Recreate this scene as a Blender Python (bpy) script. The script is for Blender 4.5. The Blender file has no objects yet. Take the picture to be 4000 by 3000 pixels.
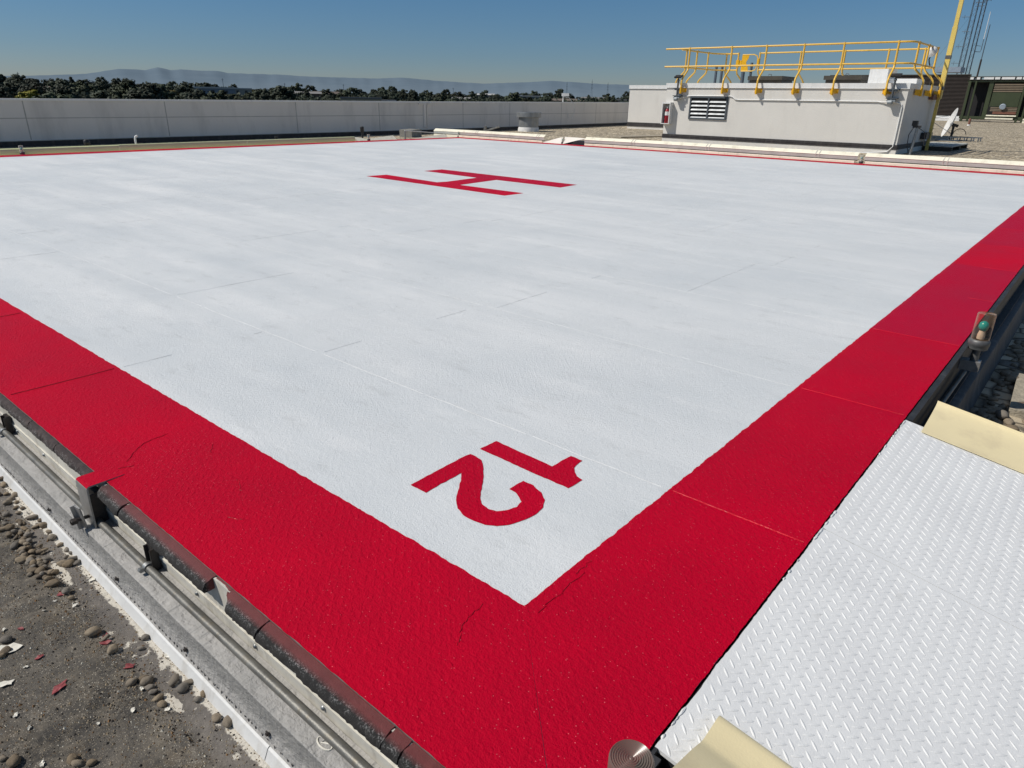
import bpy, math, random
from mathutils import Vector, Matrix, noise

random.seed(7)
rad = math.radians
scn = bpy.context.scene
col = scn.collection
W = 16.65          # side of the square landing deck (m); deck top is z = 0, near corner is the origin
ROOF = -0.30

# ------------------------------------------------------------------ helpers
class MB:
    def __init__(s):
        s.v = []; s.f = []; s.m = []
    def add(s, vs, fs, mi=0):
        o = len(s.v)
        s.v += [tuple(v) for v in vs]
        s.f += [tuple(i + o for i in f) for f in fs]
        s.m += [mi] * len(fs)
        return s
    def box(s, c, d, rz=0.0, mi=0, M=None):
        x, y, z = d[0] / 2, d[1] / 2, d[2] / 2
        vs = [Vector((i, j, k)) for i in (-x, x) for j in (-y, y) for k in (-z, z)]
        R = M if M is not None else Matrix.Rotation(rz, 3, 'Z')
        vs = [R @ v + Vector(c) for v in vs]
        return s.add(vs, [(0, 1, 3, 2), (4, 6, 7, 5), (0, 4, 5, 1), (2, 3, 7, 6), (0, 2, 6, 4), (1, 5, 7, 3)], mi)
    def bounds(s, x0, x1, y0, y1, z0, z1, mi=0):
        return s.box(((x0 + x1) / 2, (y0 + y1) / 2, (z0 + z1) / 2), (x1 - x0, y1 - y0, z1 - z0), mi=mi)
    def tube(s, pts, r, n=10, mi=0, caps=True):
        pts = [Vector(p) for p in pts]
        rs = r if isinstance(r, (list, tuple)) else [r] * len(pts)
        o = len(s.v); prev = None
        for i, p in enumerate(pts):
            a = pts[max(i - 1, 0)]; b = pts[min(i + 1, len(pts) - 1)]
            t = (b - a).normalized()
            if prev is None:
                u = t.orthogonal().normalized()
            else:
                u = (prev - t * prev.dot(t))
                u = u.normalized() if u.length > 1e-6 else t.orthogonal().normalized()
            prev = u; w = t.cross(u)
            for k in range(n):
                a2 = 2 * math.pi * k / n
                s.v.append(tuple(p + (u * math.cos(a2) + w * math.sin(a2)) * rs[i]))
        for i in range(len(pts) - 1):
            for k in range(n):
                k2 = (k + 1) % n
                s.f.append((o + i * n + k, o + i * n + k2, o + (i + 1) * n + k2, o + (i + 1) * n + k)); s.m.append(mi)
        if caps:
            s.f.append(tuple(o + k for k in range(n))[::-1]); s.m.append(mi)
            e = o + (len(pts) - 1) * n
            s.f.append(tuple(e + k for k in range(n))); s.m.append(mi)
        return s
    def lathe(s, prof, c=(0, 0, 0), n=28, mi=0, M=None):
        o = len(s.v); c = Vector(c)
        for (r, z) in prof:
            for k in range(n):
                a = 2 * math.pi * k / n
                p = Vector((r * math.cos(a), r * math.sin(a), z))
                if M is not None: p = M @ p
                s.v.append(tuple(p + c))
        for i in range(len(prof) - 1):
            for k in range(n):
                k2 = (k + 1) % n
                s.f.append((o + i * n + k, o + i * n + k2, o + (i + 1) * n + k2, o + (i + 1) * n + k)); s.m.append(mi)
        if prof[0][0] > 1e-6:
            s.f.append(tuple(o + k for k in range(n))[::-1]); s.m.append(mi)
        if prof[-1][0] > 1e-6:
            e = o + (len(prof) - 1) * n
            s.f.append(tuple(e + k for k in range(n))); s.m.append(mi)
        return s
    def sheet(s, prof, mapf, ts, th=0.003, mi=0):
        """2-D profile with thickness extruded along stations ts; mapf(a, b, t) -> 3-D"""
        P = [Vector((a, b)) for a, b in prof]
        off = []
        for i, p in enumerate(P):
            a = P[max(i - 1, 0)]; b = P[min(i + 1, len(P) - 1)]
            d = (b - a).normalized(); off.append(p + Vector((-d.y, d.x)) * th)
        loop = P + off[::-1]; n = len(loop); o = len(s.v)
        for t in ts:
            for p in loop: s.v.append(tuple(mapf(p.x, p.y, t)))
        for i in range(len(ts) - 1):
            for k in range(n):
                k2 = (k + 1) % n
                s.f.append((o + i * n + k, o + i * n + k2, o + (i + 1) * n + k2, o + (i + 1) * n + k)); s.m.append(mi)
        m = len(P)
        for e in (o, o + (len(ts) - 1) * n):
            for k in range(m - 1):
                s.f.append((e + k, e + k + 1, e + n - 2 - k, e + n - 1 - k)); s.m.append(mi)
        return s
    def prism(s, pts, z0, z1, mi=0):
        n = len(pts)
        vs = [(p[0], p[1], z0) for p in pts] + [(p[0], p[1], z1) for p in pts]
        fs = [tuple(range(n))[::-1], tuple(range(n, 2 * n))] + [(i, (i + 1) % n, n + (i + 1) % n, n + i) for i in range(n)]
        return s.add(vs, fs, mi)
    def build(s, name, mats, parent=None, smooth=None, loc=None, label=None):
        me = bpy.data.meshes.new(name)
        me.from_pydata(s.v, [], s.f)
        if not isinstance(mats, (list, tuple)): mats = [mats]
        for m in mats: me.materials.append(m)
        me.polygons.foreach_set('material_index', s.m)
        me.update()
        import bmesh
        bm = bmesh.new(); bm.from_mesh(me)
        bmesh.ops.recalc_face_normals(bm, faces=bm.faces)
        bm.to_mesh(me); bm.free()
        if smooth:
            me.polygons.foreach_set('use_smooth', [True] * len(me.polygons))
            me.set_sharp_from_angle(angle=rad(smooth))
        o = bpy.data.objects.new(name, me); col.objects.link(o)
        if loc is not None: o.location = loc
        if parent is not None: o.parent = parent
        if label: o['label'] = label
        return o

def tag(o, label=None, cat=None, group=None, kind=None):
    if label: o['label'] = label
    if cat: o['category'] = cat
    if group: o['group'] = group
    if kind: o['kind'] = kind
    return o
def thing(name, label, cat, loc=(0, 0, 0), rz=0, group=None):
    o = bpy.data.objects.new(name, None); col.objects.link(o)
    o.empty_display_size = 0.1
    o.location = loc; o.rotation_euler = (0, 0, rz)
    return tag(o, label, cat, group)
def dup(o, loc, rz=0.0, label=None, scale=None):
    r = o.copy(); col.objects.link(r); r.location = loc; r.rotation_euler = (0, 0, rz)
    if scale: r.scale = scale
    if label: r['label'] = label
    for ch in [c for c in bpy.data.objects if c.parent == o]:
        c2 = ch.copy(); col.objects.link(c2); c2.parent = r
        for g in [c for c in bpy.data.objects if c.parent == ch]:
            g2 = g.copy(); col.objects.link(g2); g2.parent = c2
    return r

# ------------------------------------------------------------------ materials
class NT:
    def __init__(s, name):
        s.mat = bpy.data.materials.new(name); s.mat.use_nodes = True
        s.t = s.mat.node_tree; s.b = s.t.nodes['Principled BSDF']
    def n(s, typ, **kw):
        nd = s.t.nodes.new(typ)
        for k, v in kw.items():
            if k.startswith('i_'):
                s.inp(nd, k[2:].replace('_', ' '), v)
            else: setattr(nd, k, v)
        return nd
    def inp(s, nd, key, v):
        sock = nd.inputs[int(key)] if str(key).isdigit() else nd.inputs[key]
        if isinstance(v, bpy.types.NodeSocket): s.t.links.new(v, sock)
        else: sock.default_value = v
    def math(s, op, a, b=None, c=None, clamp=False):
        nd = s.t.nodes.new('ShaderNodeMath'); nd.operation = op; nd.use_clamp = clamp
        s.inp(nd, 0, a)
        if b is not None: s.inp(nd, 1, b)
        if c is not None: s.inp(nd, 2, c)
        return nd.outputs[0]
    def pos(s):
        return s.t.nodes.new('ShaderNodeNewGeometry').outputs['Position']
    def objc(s):
        return s.t.nodes.new('ShaderNodeTexCoord').outputs['Object']
    def xyz(s, v):
        nd = s.t.nodes.new('ShaderNodeSeparateXYZ'); s.t.links.new(v, nd.inputs[0]); return nd.outputs
    def vec(s, v, sc=(1, 1, 1), rot=(0, 0, 0)):
        nd = s.t.nodes.new('ShaderNodeMapping'); s.t.links.new(v, nd.inputs[0])
        nd.inputs['Scale'].default_value = sc; nd.inputs['Rotation'].default_value = rot; return nd.outputs[0]
    def noise(s, v, scale, detail=3, rough=.55):
        nd = s.t.nodes.new('ShaderNodeTexNoise'); s.t.links.new(v, nd.inputs['Vector'])
        nd.inputs['Scale'].default_value = scale; nd.inputs['Detail'].default_value = detail
        nd.inputs['Roughness'].default_value = rough; return nd.outputs['Fac']
    def vor(s, v, scale, feature='F1', out='Distance', rnd=1.0):
        nd = s.t.nodes.new('ShaderNodeTexVoronoi'); nd.feature = feature; s.t.links.new(v, nd.inputs['Vector'])
        nd.inputs['Scale'].default_value = scale; nd.inputs['Randomness'].default_value = rnd
        return nd.outputs[out]
    def rng(s, v, a, b, c=0.0, d=1.0, smooth=False):
        nd = s.t.nodes.new('ShaderNodeMapRange'); s.t.links.new(v, nd.inputs[0])
        if smooth: nd.interpolation_type = 'SMOOTHSTEP'
        for i, q in enumerate((a, b, c, d)): nd.inputs[i + 1].default_value = q
        return nd.outputs[0]
    def mix(s, f, a, b, blend='MIX'):
        nd = s.t.nodes.new('ShaderNodeMix'); nd.data_type = 'RGBA'; nd.blend_type = blend
        for i, q in ((0, f), (6, a), (7, b)):
            if isinstance(q, bpy.types.NodeSocket): s.t.links.new(q, nd.inputs[i])
            else: nd.inputs[i].default_value = (q if not isinstance(q, tuple) else (*q[:3], 1))
        return nd.outputs[2]
    def bump(s, h, dist, strength=1.0, prev=None):
        nd = s.t.nodes.new('ShaderNodeBump'); s.t.links.new(h, nd.inputs['Height'])
        nd.inputs['Distance'].default_value = dist; nd.inputs['Strength'].default_value = strength
        if prev is not None: s.t.links.new(prev, nd.inputs['Normal'])
        return nd.outputs[0]
    def out(s, color=None, rough=None, normal=None, metal=None, spec=None):
        for k, v in (('Base Color', color), ('Roughness', rough), ('Normal', normal), ('Metallic', metal), ('Specular IOR Level', spec)):
            if v is None: continue
            if isinstance(v, bpy.types.NodeSocket): s.t.links.new(v, s.b.inputs[k])
            else: s.b.inputs[k].default_value = (*v, 1) if isinstance(v, tuple) else v
        return s.mat

def plain(name, c, rough=.6, metal=0.0, var=.12, vs=3.0, bump=0.0, bs=60.0, dirt=None):
    """painted / metal surface with slight tone variation, optional grime and fine bump"""
    m = NT(name); P = m.pos()
    n1 = m.noise(P, vs, 5, .6)
    lo = tuple(x * (1 - var) for x in c); hi = tuple(min(1, x * (1 + var)) for x in c)
    cc = m.mix(m.rng(n1, .3, .7), lo, hi)
    if dirt is not None:
        d = m.noise(m.vec(P, (1, 1, .25)), vs * 2.3, 6, .65)
        cc = m.mix(m.rng(d, .52, .75, 0, .75), cc, dirt)
    nr = m.bump(m.noise(P, bs, 3), bump) if bump else None
    rr = m.rng(n1, .2, .8, max(0, rough - .08), min(1, rough + .08))
    return m.out(cc, rr, nr, metal)

def tread_height(m, P):
    """raised lozenges of four-way tread plate as a 0..1 height"""
    x, y, _ = m.xyz(P)
    res = None
    for (off, sg) in ((0.0, 1), (0.5, -1)):
        px = m.math('ADD', m.math('DIVIDE', x, .0345), off); py = m.math('ADD', m.math('DIVIDE', y, .0365), off)
        u = m.math('MULTIPLY', m.math('SUBTRACT', m.math('FRACT', px), .5), .0345)
        v = m.math('MULTIPLY', m.math('SUBTRACT', m.math('FRACT', py), .5), .0365)
        a = m.math('MULTIPLY', m.math('ADD', u, m.math('MULTIPLY', v, sg)), .7071 / .0145)
        b = m.math('MULTIPLY', m.math('SUBTRACT', v, m.math('MULTIPLY', u, sg)), .7071 / .0042)
        q = m.math('SUBTRACT', 1.0, m.math('ADD', m.math('MULTIPLY', a, a), m.math('MULTIPLY', b, b)), clamp=True)
        res = q if res is None else m.math('MAXIMUM', res, q)
    return m.rng(res, 0, .7, 0, 1, True)

def mat_white_deck():
    m = NT('white_deck_paint'); P = m.pos(); x, y, z = m.xyz(P)
    st = m.noise(m.vec(P, (1.6, .22, 1)), 1.5, 6, .62)           # roller lanes along y
    st2 = m.noise(m.vec(P, (.5, .5, 1), (0, 0, .3)), 1.1, 5, .6)
    strip = m.math('FLOOR', m.math('DIVIDE', m.math('SUBTRACT', x, 1.235), 1.2195))
    pan = m.math('FLOOR', m.math('DIVIDE', m.math('ADD', y, m.math('MULTIPLY', strip, 1.13)), 3.05))
    wn = m.n('ShaderNodeTexWhiteNoise', noise_dimensions='2D')
    cv = m.n('ShaderNodeCombineXYZ'); m.inp(cv, 0, strip); m.inp(cv, 1, pan); m.inp(wn, 'Vector', cv.outputs[0])
    base = m.mix(m.rng(st, .34, .68), (.66, .69, .71), (.775, .792, .805))
    base = m.mix(m.rng(st2, .44, .66, 0, .75), base, (.60, .64, .67))
    base = m.mix(m.math('MULTIPLY', wn.outputs['Value'], .35), base, (.64, .665, .685))
    scuff = m.noise(m.vec(P, (1.5, .5, 1)), 7, 8, .7)
    base = m.mix(m.rng(scuff, .55, .74, 0, .6), base, (.52, .54, .55))
    pat = m.noise(m.vec(P, (.9, .35, 1), (0, 0, -.15)), 3.2, 7, .7); base = m.mix(m.rng(pat, .56, .70, 0, .5), base, (.80, .81, .82))
    spk = m.noise(P, 55, 2)
    area = m.noise(P, 1.6, 3)
    ch = m.math('MULTIPLY', m.rng(spk, .73, .76), m.rng(area, .56, .66))
    base = m.mix(m.math('MULTIPLY', ch, .8), base, (.16, .16, .16))
    t = m.math('MULTIPLY', tread_height(m, P), m.rng(m.noise(P, .55, 3), .44, .62))
    nb = m.bump(t, .0007, .5)
    nb = m.bump(m.noise(P, 190, 3, .75), .0034, .8, nb)
    nb = m.bump(m.noise(m.vec(P, (1, .7, 1), (0, 0, .5)), 62, 5, .7), .0042, .6, nb)
    nb = m.bump(m.noise(P, 1.2, 3, .6), .02, .5, nb)
    return m.out(base, m.rng(st, .3, .7, .48, .66), nb, spec=.35)

def mat_red_paint():
    m = NT('red_deck_paint'); P = m.pos()
    n1 = m.noise(P, 1.3, 5, .6)
    base = m.mix(m.rng(n1, .3, .7), (.45, .0001, .020), (.59, .0001, .024))
    xs_ = m.math('FLOOR', m.math('DIVIDE', m.math('SUBTRACT', m.xyz(P)[0], 1.235), 1.2195)); wn = m.n('ShaderNodeTexWhiteNoise', noise_dimensions='1D'); m.inp(wn, 'W', xs_)
    base = m.mix(m.math('MULTIPLY', wn.outputs['Value'], m.rng(m.xyz(P)[0], 2, 4, 0, .5)), base, (.36, .006, .045))
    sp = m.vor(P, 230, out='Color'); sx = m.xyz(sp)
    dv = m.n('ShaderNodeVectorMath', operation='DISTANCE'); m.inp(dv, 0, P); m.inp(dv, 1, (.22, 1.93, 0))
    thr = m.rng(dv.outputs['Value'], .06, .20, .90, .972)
    glint_flake = m.math('MULTIPLY', m.math('GREATER_THAN', sx[0], thr), m.math('LESS_THAN', m.vor(P, 230), .30))
    base = m.mix(m.math('MULTIPLY', glint_flake, .85), base, (.78, .14, .18))  # sun sparkle painted as pink specks, with paint flecks denser near the clamp
    base = m.mix(m.rng(m.noise(P, 30, 5, .7), .62, .75, 0, .35), base, (.26, .001, .014))
    t = m.math('MULTIPLY', tread_height(m, P), m.rng(m.noise(P, .9, 3), .36, .62, .12, 1))
    nb = m.bump(t, .0016, .55)
    nb = m.bump(m.noise(P, 230, 3, .75), .0034, .85, nb)
    nb = m.bump(m.noise(m.vec(P, (1, .6, 1), (0, 0, .6)), 78, 4, .7), .0055, .75, nb)
    return m.out(base, m.rng(n1, .3, .7, .42, .56), nb, spec=.06)

def mat_gravel():
    """rounded river stones covering the flat roof"""
    m = NT('roof_gravel'); P = m.pos()
    big = 6.5
    d = m.vor(P, big); c = m.xyz(m.vor(P, big, out='Color'))
    e = m.vor(P, big, 'DISTANCE_TO_EDGE')
    col_ = m.mix(c[0], (.32, .265, .185), (.85, .74, .55))
    col_ = m.mix(m.rng(c[1], .75, 1, 0, .8), col_, (.28, .26, .24))
    col_ = m.mix(m.rng(e, 0, .12, 1, 0), col_, (.08, .065, .048))
    lg = m.noise(P, .35, 4)
    col_ = m.mix(m.rng(lg, .4, .7, 0, .25), col_, (.20, .165, .125), 'MIX')
    h = m.rng(d, 0, .55, 1, 0, True)
    nb = m.bump(h, .045, 1.0)
    nb = m.bump(m.noise(P, 60, 4), .01, .6, nb)
    return m.out(col_, .85, nb, spec=.25)

def mat_dirty_roof():
    """old bare mineral-surfaced roofing beside the deck"""
    m = NT('old_roofing'); P = m.pos(); x, y, z = m.xyz(P)
    n1 = m.noise(P, 3.5, 8, .65); n2 = m.noise(P, 16, 8, .7)
    c = m.mix(m.rng(n1, .32, .68), (.050, .047, .044), (.145, .133, .118))
    c = m.mix(m.rng(n2, .46, .70, 0, .8), c, (.235, .205, .165))
    ora = m.noise(m.vec(P, (1, 1, 1), (0, 0, .7)), 5.5, 6, .7)
    c = m.mix(m.rng(ora, .54, .72, 0, .5), c, (.20, .15, .095))
    g = m.vor(P, 240, out='Color'); gx = m.xyz(g); gd = m.vor(P, 240)
    gm = m.math('MULTIPLY', m.math('GREATER_THAN', gx[0], .45), m.math('LESS_THAN', gd, .42))
    c = m.mix(m.math('MULTIPLY', gm, m.rng(gx[1], 0, 1, .2, .9)), c, m.mix(gx[2], (.17, .14, .10), (.52, .47, .39)))
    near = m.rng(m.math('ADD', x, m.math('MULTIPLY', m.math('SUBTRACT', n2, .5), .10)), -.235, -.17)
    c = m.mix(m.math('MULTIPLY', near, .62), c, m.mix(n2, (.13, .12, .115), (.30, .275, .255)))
    # spilled white coating close to the kerb
    pn = m.noise(P, 9, 7, .7)
    sp = m.math('MULTIPLY', m.rng(pn, .585, .61), m.rng(x, -.26, -.18, 0, 1))
    edge = m.rng(m.math('ADD', x, m.math('MULTIPLY', m.math('SUBTRACT', m.noise(P, 24, 5, .7), .5), .05)), -.1425, -.1375)
    for (cx_, cy_, rx_, ry_) in ((-.187, 1.945, .017, .095), (-.190, 1.13, .013, .055), (-.150, 2.45, .010, .16)):
        ex_ = m.math('DIVIDE', m.math('SUBTRACT', x, cx_), rx_); ey_ = m.math('DIVIDE', m.math('SUBTRACT', y, cy_), ry_)
        rr_ = m.math('ADD', m.math('ADD', m.math('MULTIPLY', ex_, ex_), m.math('MULTIPLY', ey_, ey_)), m.math('MULTIPLY', m.math('SUBTRACT', m.noise(P, 26, 6, .72), .5), 3.2))
        sp = m.math('MAXIMUM', sp, m.rng(rr_, 1.0, .8))
    keep = m.rng(x, -.09, -.08, 1, 0)
    c = m.mix(m.math('MULTIPLY', m.math('MAXIMUM', sp, edge), m.math('MULTIPLY', keep, .92)), c, m.mix(n2, (.64, .58, .48), (.80, .77, .70)))
    nb = m.bump(m.noise(P, 260, 4, .75), .0030, .9)
    nb = m.bump(m.math('MULTIPLY', gm, gd), .002, .8, nb)
    nb = m.bump(n2, .012, .7, nb)
    return m.out(c, .9, nb, spec=.2)

def mat_kerb():
    m = NT('grey_kerb_membrane'); P = m.pos()
    n1 = m.noise(m.vec(P, (3, .8, 1)), 6, 7, .65)
    c = m.mix(m.rng(n1, .3, .7), (.34, .335, .325), (.49, .475, .455))
    st = m.noise(m.vec(P, (.4, 9, .3), (0, 0, .25)), 9, 5, .7)
    c = m.mix(m.rng(st, .56, .72, 0, .6), c, (.20, .20, .20))
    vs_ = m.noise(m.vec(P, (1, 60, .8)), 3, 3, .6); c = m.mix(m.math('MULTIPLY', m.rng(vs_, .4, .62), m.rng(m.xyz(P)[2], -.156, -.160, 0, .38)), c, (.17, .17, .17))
    tan = m.noise(P, 2.3, 6, .7)
    c = m.mix(m.rng(tan, .60, .70, 0, .75), c, (.42, .34, .22))
    zz = m.xyz(P)[2]; face_shade = m.math('MULTIPLY', m.rng(zz, -.1562, -.1580), m.rng(zz, -.222, -.204)); c = m.mix(m.math('MULTIPLY', face_shade, .5), c, (.20, .20, .195))  # upright face darkened in colour to paint its weaker sunlight
    nb = m.bump(m.noise(m.vec(P, (1, .5, 1), (0, 0, .3)), 55, 6, .7), .010, 1.0)
    nb = m.bump(m.noise(P, 16, 4, .6), .02, .6, nb)
    nb = m.bump(st, .003, .7, nb)
    return m.out(c, .62, nb, spec=.3)

def mat_rubber():
    """crumbling black edge strip, its inner side oversprayed dull red"""
    m = NT('rubber_edge'); P = m.pos(); x, y, z = m.xyz(P)
    n = m.noise(P, 220, 5, .8); n2 = m.noise(P, 30, 4)
    sp = m.math('MULTIPLY', m.rng(n, .50, .62), m.math('MULTIPLY', m.rng(x, -.046, -.034), m.rng(x, -.016, -.026)))
    c = m.mix(m.math('MULTIPLY', sp, m.rng(m.noise(P, 60, 4), .40, .58)), (.013, .012, .012), (.42, .42, .42))
    c = m.mix(m.math('MULTIPLY', m.rng(n2, .45, .65, 0, .5), m.rng(y, 1.8, 2.0)), c, (.07, .06, .055))
    edge = m.math('ADD', x, m.math('MULTIPLY', m.math('SUBTRACT', n, .5), .018))
    red = m.math('MULTIPLY', m.rng(edge, -.036, -.022), m.rng(y, 1.65, 2.0, 1, .1))
    c = m.mix(red, c, m.mix(n2, (.115, .020, .020), (.21, .045, .042)))
    nb = m.bump(n, .004, .9)
    return m.out(c, m.rng(red, 0, 1, .75, .5), nb)

def mat_pebble():
    m = NT('river_pebble'); oi = m.n('ShaderNodeObjectInfo'); P = m.objc()
    r = oi.outputs['Random']
    cr = m.n('ShaderNodeValToRGB'); m.inp(cr, 0, r)
    el = cr.color_ramp.elements
    el[0].color = (.13, .105, .078, 1); el[1].color = (.28, .25, .21, 1)
    for p, c in ((.3, (.27, .205, .13, 1)), (.55, (.34, .275, .195, 1)), (.8, (.17, .155, .135, 1))):
        e = el.new(p); e.color = c
    c = m.mix(m.rng(m.noise(P, 60, 5, .7), .4, .7, 0, .6), cr.outputs[0], (.09, .07, .055))
    nb = m.bump(m.noise(P, 260, 4), .0015, .7)
    return m.out(c, .7, nb, spec=.3)

def mat_leaf(name, a, b):
    m = NT(name); P = m.objc()
    g = m.n('ShaderNodeNewGeometry'); oi = m.n('ShaderNodeObjectInfo')
    c = m.mix(m.rng(m.noise(P, .45, 3), .35, .65), a, b)
    c = m.mix(m.math('MULTIPLY', g.outputs['Random Per Island'], .55), c, tuple(x * 1.2 for x in b))
    hs = m.n('ShaderNodeHueSaturation'); m.inp(hs, 'Color', c)
    m.inp(hs, 'Value', m.rng(oi.outputs['Random'], 0, 1, .62, 1.25))
    m.inp(hs, 'Hue', m.rng(oi.outputs['Random'], 0, 1, .48, .515))
    return m.out(hs.outputs[0], .7, spec=.2)

def mat_glass(name, tint, lo=.18, body=.45):
    # thin moulded glass: mostly see-through, with a dusty body and a glossy skin
    m = NT(name); P = m.objc()
    m.out(m.mix(m.noise(P, 25, 4), tuple(t * body for t in tint), tuple(t * body * 1.25 for t in tint)), .28, spec=.5)
    tr = m.n('ShaderNodeBsdfTransparent'); tr.inputs[0].default_value = (*tint, 1)
    mx = m.n('ShaderNodeMixShader'); lw = m.n('ShaderNodeLayerWeight'); lw.inputs[0].default_value = .35
    m.t.links.new(m.rng(lw.outputs['Facing'], .2, 1, lo, .75), mx.inputs[0])
    m.t.links.new(tr.outputs[0], mx.inputs[1]); m.t.links.new(m.b.outputs[0], mx.inputs[2])
    m.t.links.new(mx.outputs[0], m.t.nodes['Material Output'].inputs[0])
    return m.mat

M = {}
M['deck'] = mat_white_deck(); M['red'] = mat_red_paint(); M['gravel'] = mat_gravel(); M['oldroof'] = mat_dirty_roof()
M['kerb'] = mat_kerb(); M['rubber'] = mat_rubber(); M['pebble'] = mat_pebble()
M['kerb_shaded'] = plain('shade_toned_kerb', (.085, .085, .09), .7, 0, .35, 5, .003, 60, (.20, .19, .18))  # darker copy of the kerb colour, painting the right side's shade
M['flash'] = plain('white_flashing', (.66, .665, .66), .5, 0, .06, 6, .001, 80, (.45, .42, .37))
M['seamw'] = plain('white_seam_paint', (.735, .75, .76), .5, 0, .12, 9, .002, 90)  # slightly brighter than the deck, painting ridges that catch the sun
M['seamr'] = plain('red_seam_paint', (.62, .001, .02), .4, 0, .2, 9, .003, 160)
M['panelw'] = plain('stained_white_panel', (.60, .58, .52), .6, 0, .12, 8, .001, 40, (.33, .29, .23))
M['paneld'] = plain('black_edge_channel', (.035, .036, .04), .55, .2, .4, 6, .002, 60, (.12, .12, .125))
M['edgesteel'] = plain('bare_steel_edge', (.28, .27, .26), .45, .6, .3, 20)
M['galv'] = plain('galvanised_steel', (.33, .34, .34), .45, .75, .25, 12, .0006, 120, (.20, .19, .17))
M['ductm'] = plain('duct_zinc', (.30, .315, .325), .38, .45, .16, 5, .0006, 60, (.28, .28, .27))
M['pipe'] = plain('weathered_conduit', (.17, .167, .155), .5, .45, .3, 14, .0008, 180, (.17, .14, .09))
M['darkmetal'] = plain('dark_steel', (.055, .05, .048), .5, .5, .3, 20, .001, 120, (.10, .06, .04))
M['grate'] = plain('clamp_steel', (.36, .355, .345), .42, .5, .2, 25, .0006, 150)
M['cream'] = plain('cream_sheet_metal', (.80, .69, .43), .42, 0, .06, 2.2, .0004, 200, (.60, .50, .33))
M['creamfar'] = plain('pale_cream_sheet_metal', (.90, .86, .70), .45, 0, .06, 2.2, 0, 1, (.55, .50, .38))
M['olive'] = plain('tan_sheet_metal', (.78, .80, .44), .5, 0, .06, 1.2)
M['greysheet'] = plain('grey_sheet_metal', (.44, .45, .42), .6, 0, .15, 3, 0, 1, (.5, .48, .42))
M['wallw'] = plain('white_stucco', (.70, .685, .65), .8, 0, .035, .8, .006, 30, (.62, .60, .565))
M['parapet'] = plain('parapet_panel', (.80, .77, .73), .8, 0, .05, .5, .004, 25, (.55, .53, .50))
M['joint'] = plain('panel_joint', (.44, .43, .41), .8)
M['coping'] = plain('white_coping', (.82, .82, .81), .45, 0, .03, 2)
M['blackflash'] = plain('black_base_flashing', (.035, .032, .034), .6, 0, .4, 4, .004, 20, (.10, .09, .085))
M['yellow'] = plain('safety_yellow', (.80, .50, .055), .38, 0, .06, 5)
M['yellowpale'] = plain('faded_yellow', (.76, .57, .15), .45, 0, .08, 2, 0, 1, (.60, .48, .18))
M['yelbr'] = plain('deep_yellow_cast', (.78, .42, .01), .4, 0, .06, 8)
M['slat'] = plain('grey_louver_metal', (.27, .30, .32), .45, .1, .06, 6)
M['ventframe'] = plain('vent_frame_grey', (.085, .10, .115), .5, .2, .1, 6)
M['dark'] = plain('dark_interior', (.012, .012, .014), .8)  # near-black colour paints the shade inside vent, screen and tower
M['black'] = plain('black_paint', (.022, .023, .026), .5, 0, .2, 8)
M['brown'] = plain('dark_bronze_sheet', (.058, .050, .038), .55, .1, .15, 4)
M['whitepaint'] = plain('white_paint', (.78, .785, .78), .45, 0, .05, 4, 0, 1, (.62, .62, .60))
M['extred'] = plain('extinguisher_red', (.30, .006, .02), .35)
M['concrete'] = plain('concrete_block', (.27, .265, .24), .85, 0, .2, 9, .008, 50)
M['slab'] = plain('concrete_paver', (.36, .32, .25), .9, 0, .25, 12, .01, 40)
M['louvers'] = plain('dark_brown_louver', (.046, .036, .032), .6, .1, .15, 2)
M['green'] = plain('olive_green_steel', (.042, .056, .024), .5, 0, .15, .8)
M['tanlouver'] = plain('tan_louver', (.24, .19, .135), .6)
M['redbrown'] = plain('red_brown_panel', (.17, .07, .045), .6)
M['mastm'] = plain('hazed_mast_steel', (.10, .125, .155), .55, .3, .2, 1)  # bluish tone puts distance haze into the steel colour
M['bluew'] = plain('pale_blue_white', (.30, .36, .43), .5)
M['lens'] = mat_glass('clear_fresnel_glass', (.74, .62, .54), .55, .26)
M['lens3'] = mat_glass('pale_dusty_glass', (.92, .93, .88), .22, .85)
M['lens2'] = mat_glass('amber_tinted_glass', (.97, .84, .72), .05, .50)
M['teal'] = plain('teal_lamp_filter', (.012, .34, .36), .2, 0, .1, 20)
M['castgrey'] = plain('cast_grey_base', (.13, .13, .13), .5, .3, .2, 30)
M['lumpw'] = M['seamw']
M['flakew'] = plain('white_paint_flake', (.74, .71, .63), .7, 0, .1, 40, .001, 200)
M['flaker'] = plain('red_paint_flake', (.27, .055, .06), .6, 0, .25, 40, .001, 200)
M['trunk'] = plain('tree_bark', (.07, .055, .04), .9, 0, .2, 1)
M['leaf_a'] = mat_leaf('leaf_dark', (.034, .044, .034), (.050, .062, .042))  # dark and mid greens lifted to put distance haze into the leaves
M['leaf_b'] = mat_leaf('leaf_mid', (.042, .054, .036), (.064, .076, .046))
M['leaf_y'] = mat_leaf('leaf_yellow', (.10, .09, .015), (.22, .19, .03))
M['leaf_o'] = mat_leaf('leaf_olive_brown', (.06, .055, .018), (.14, .115, .04))

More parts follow.
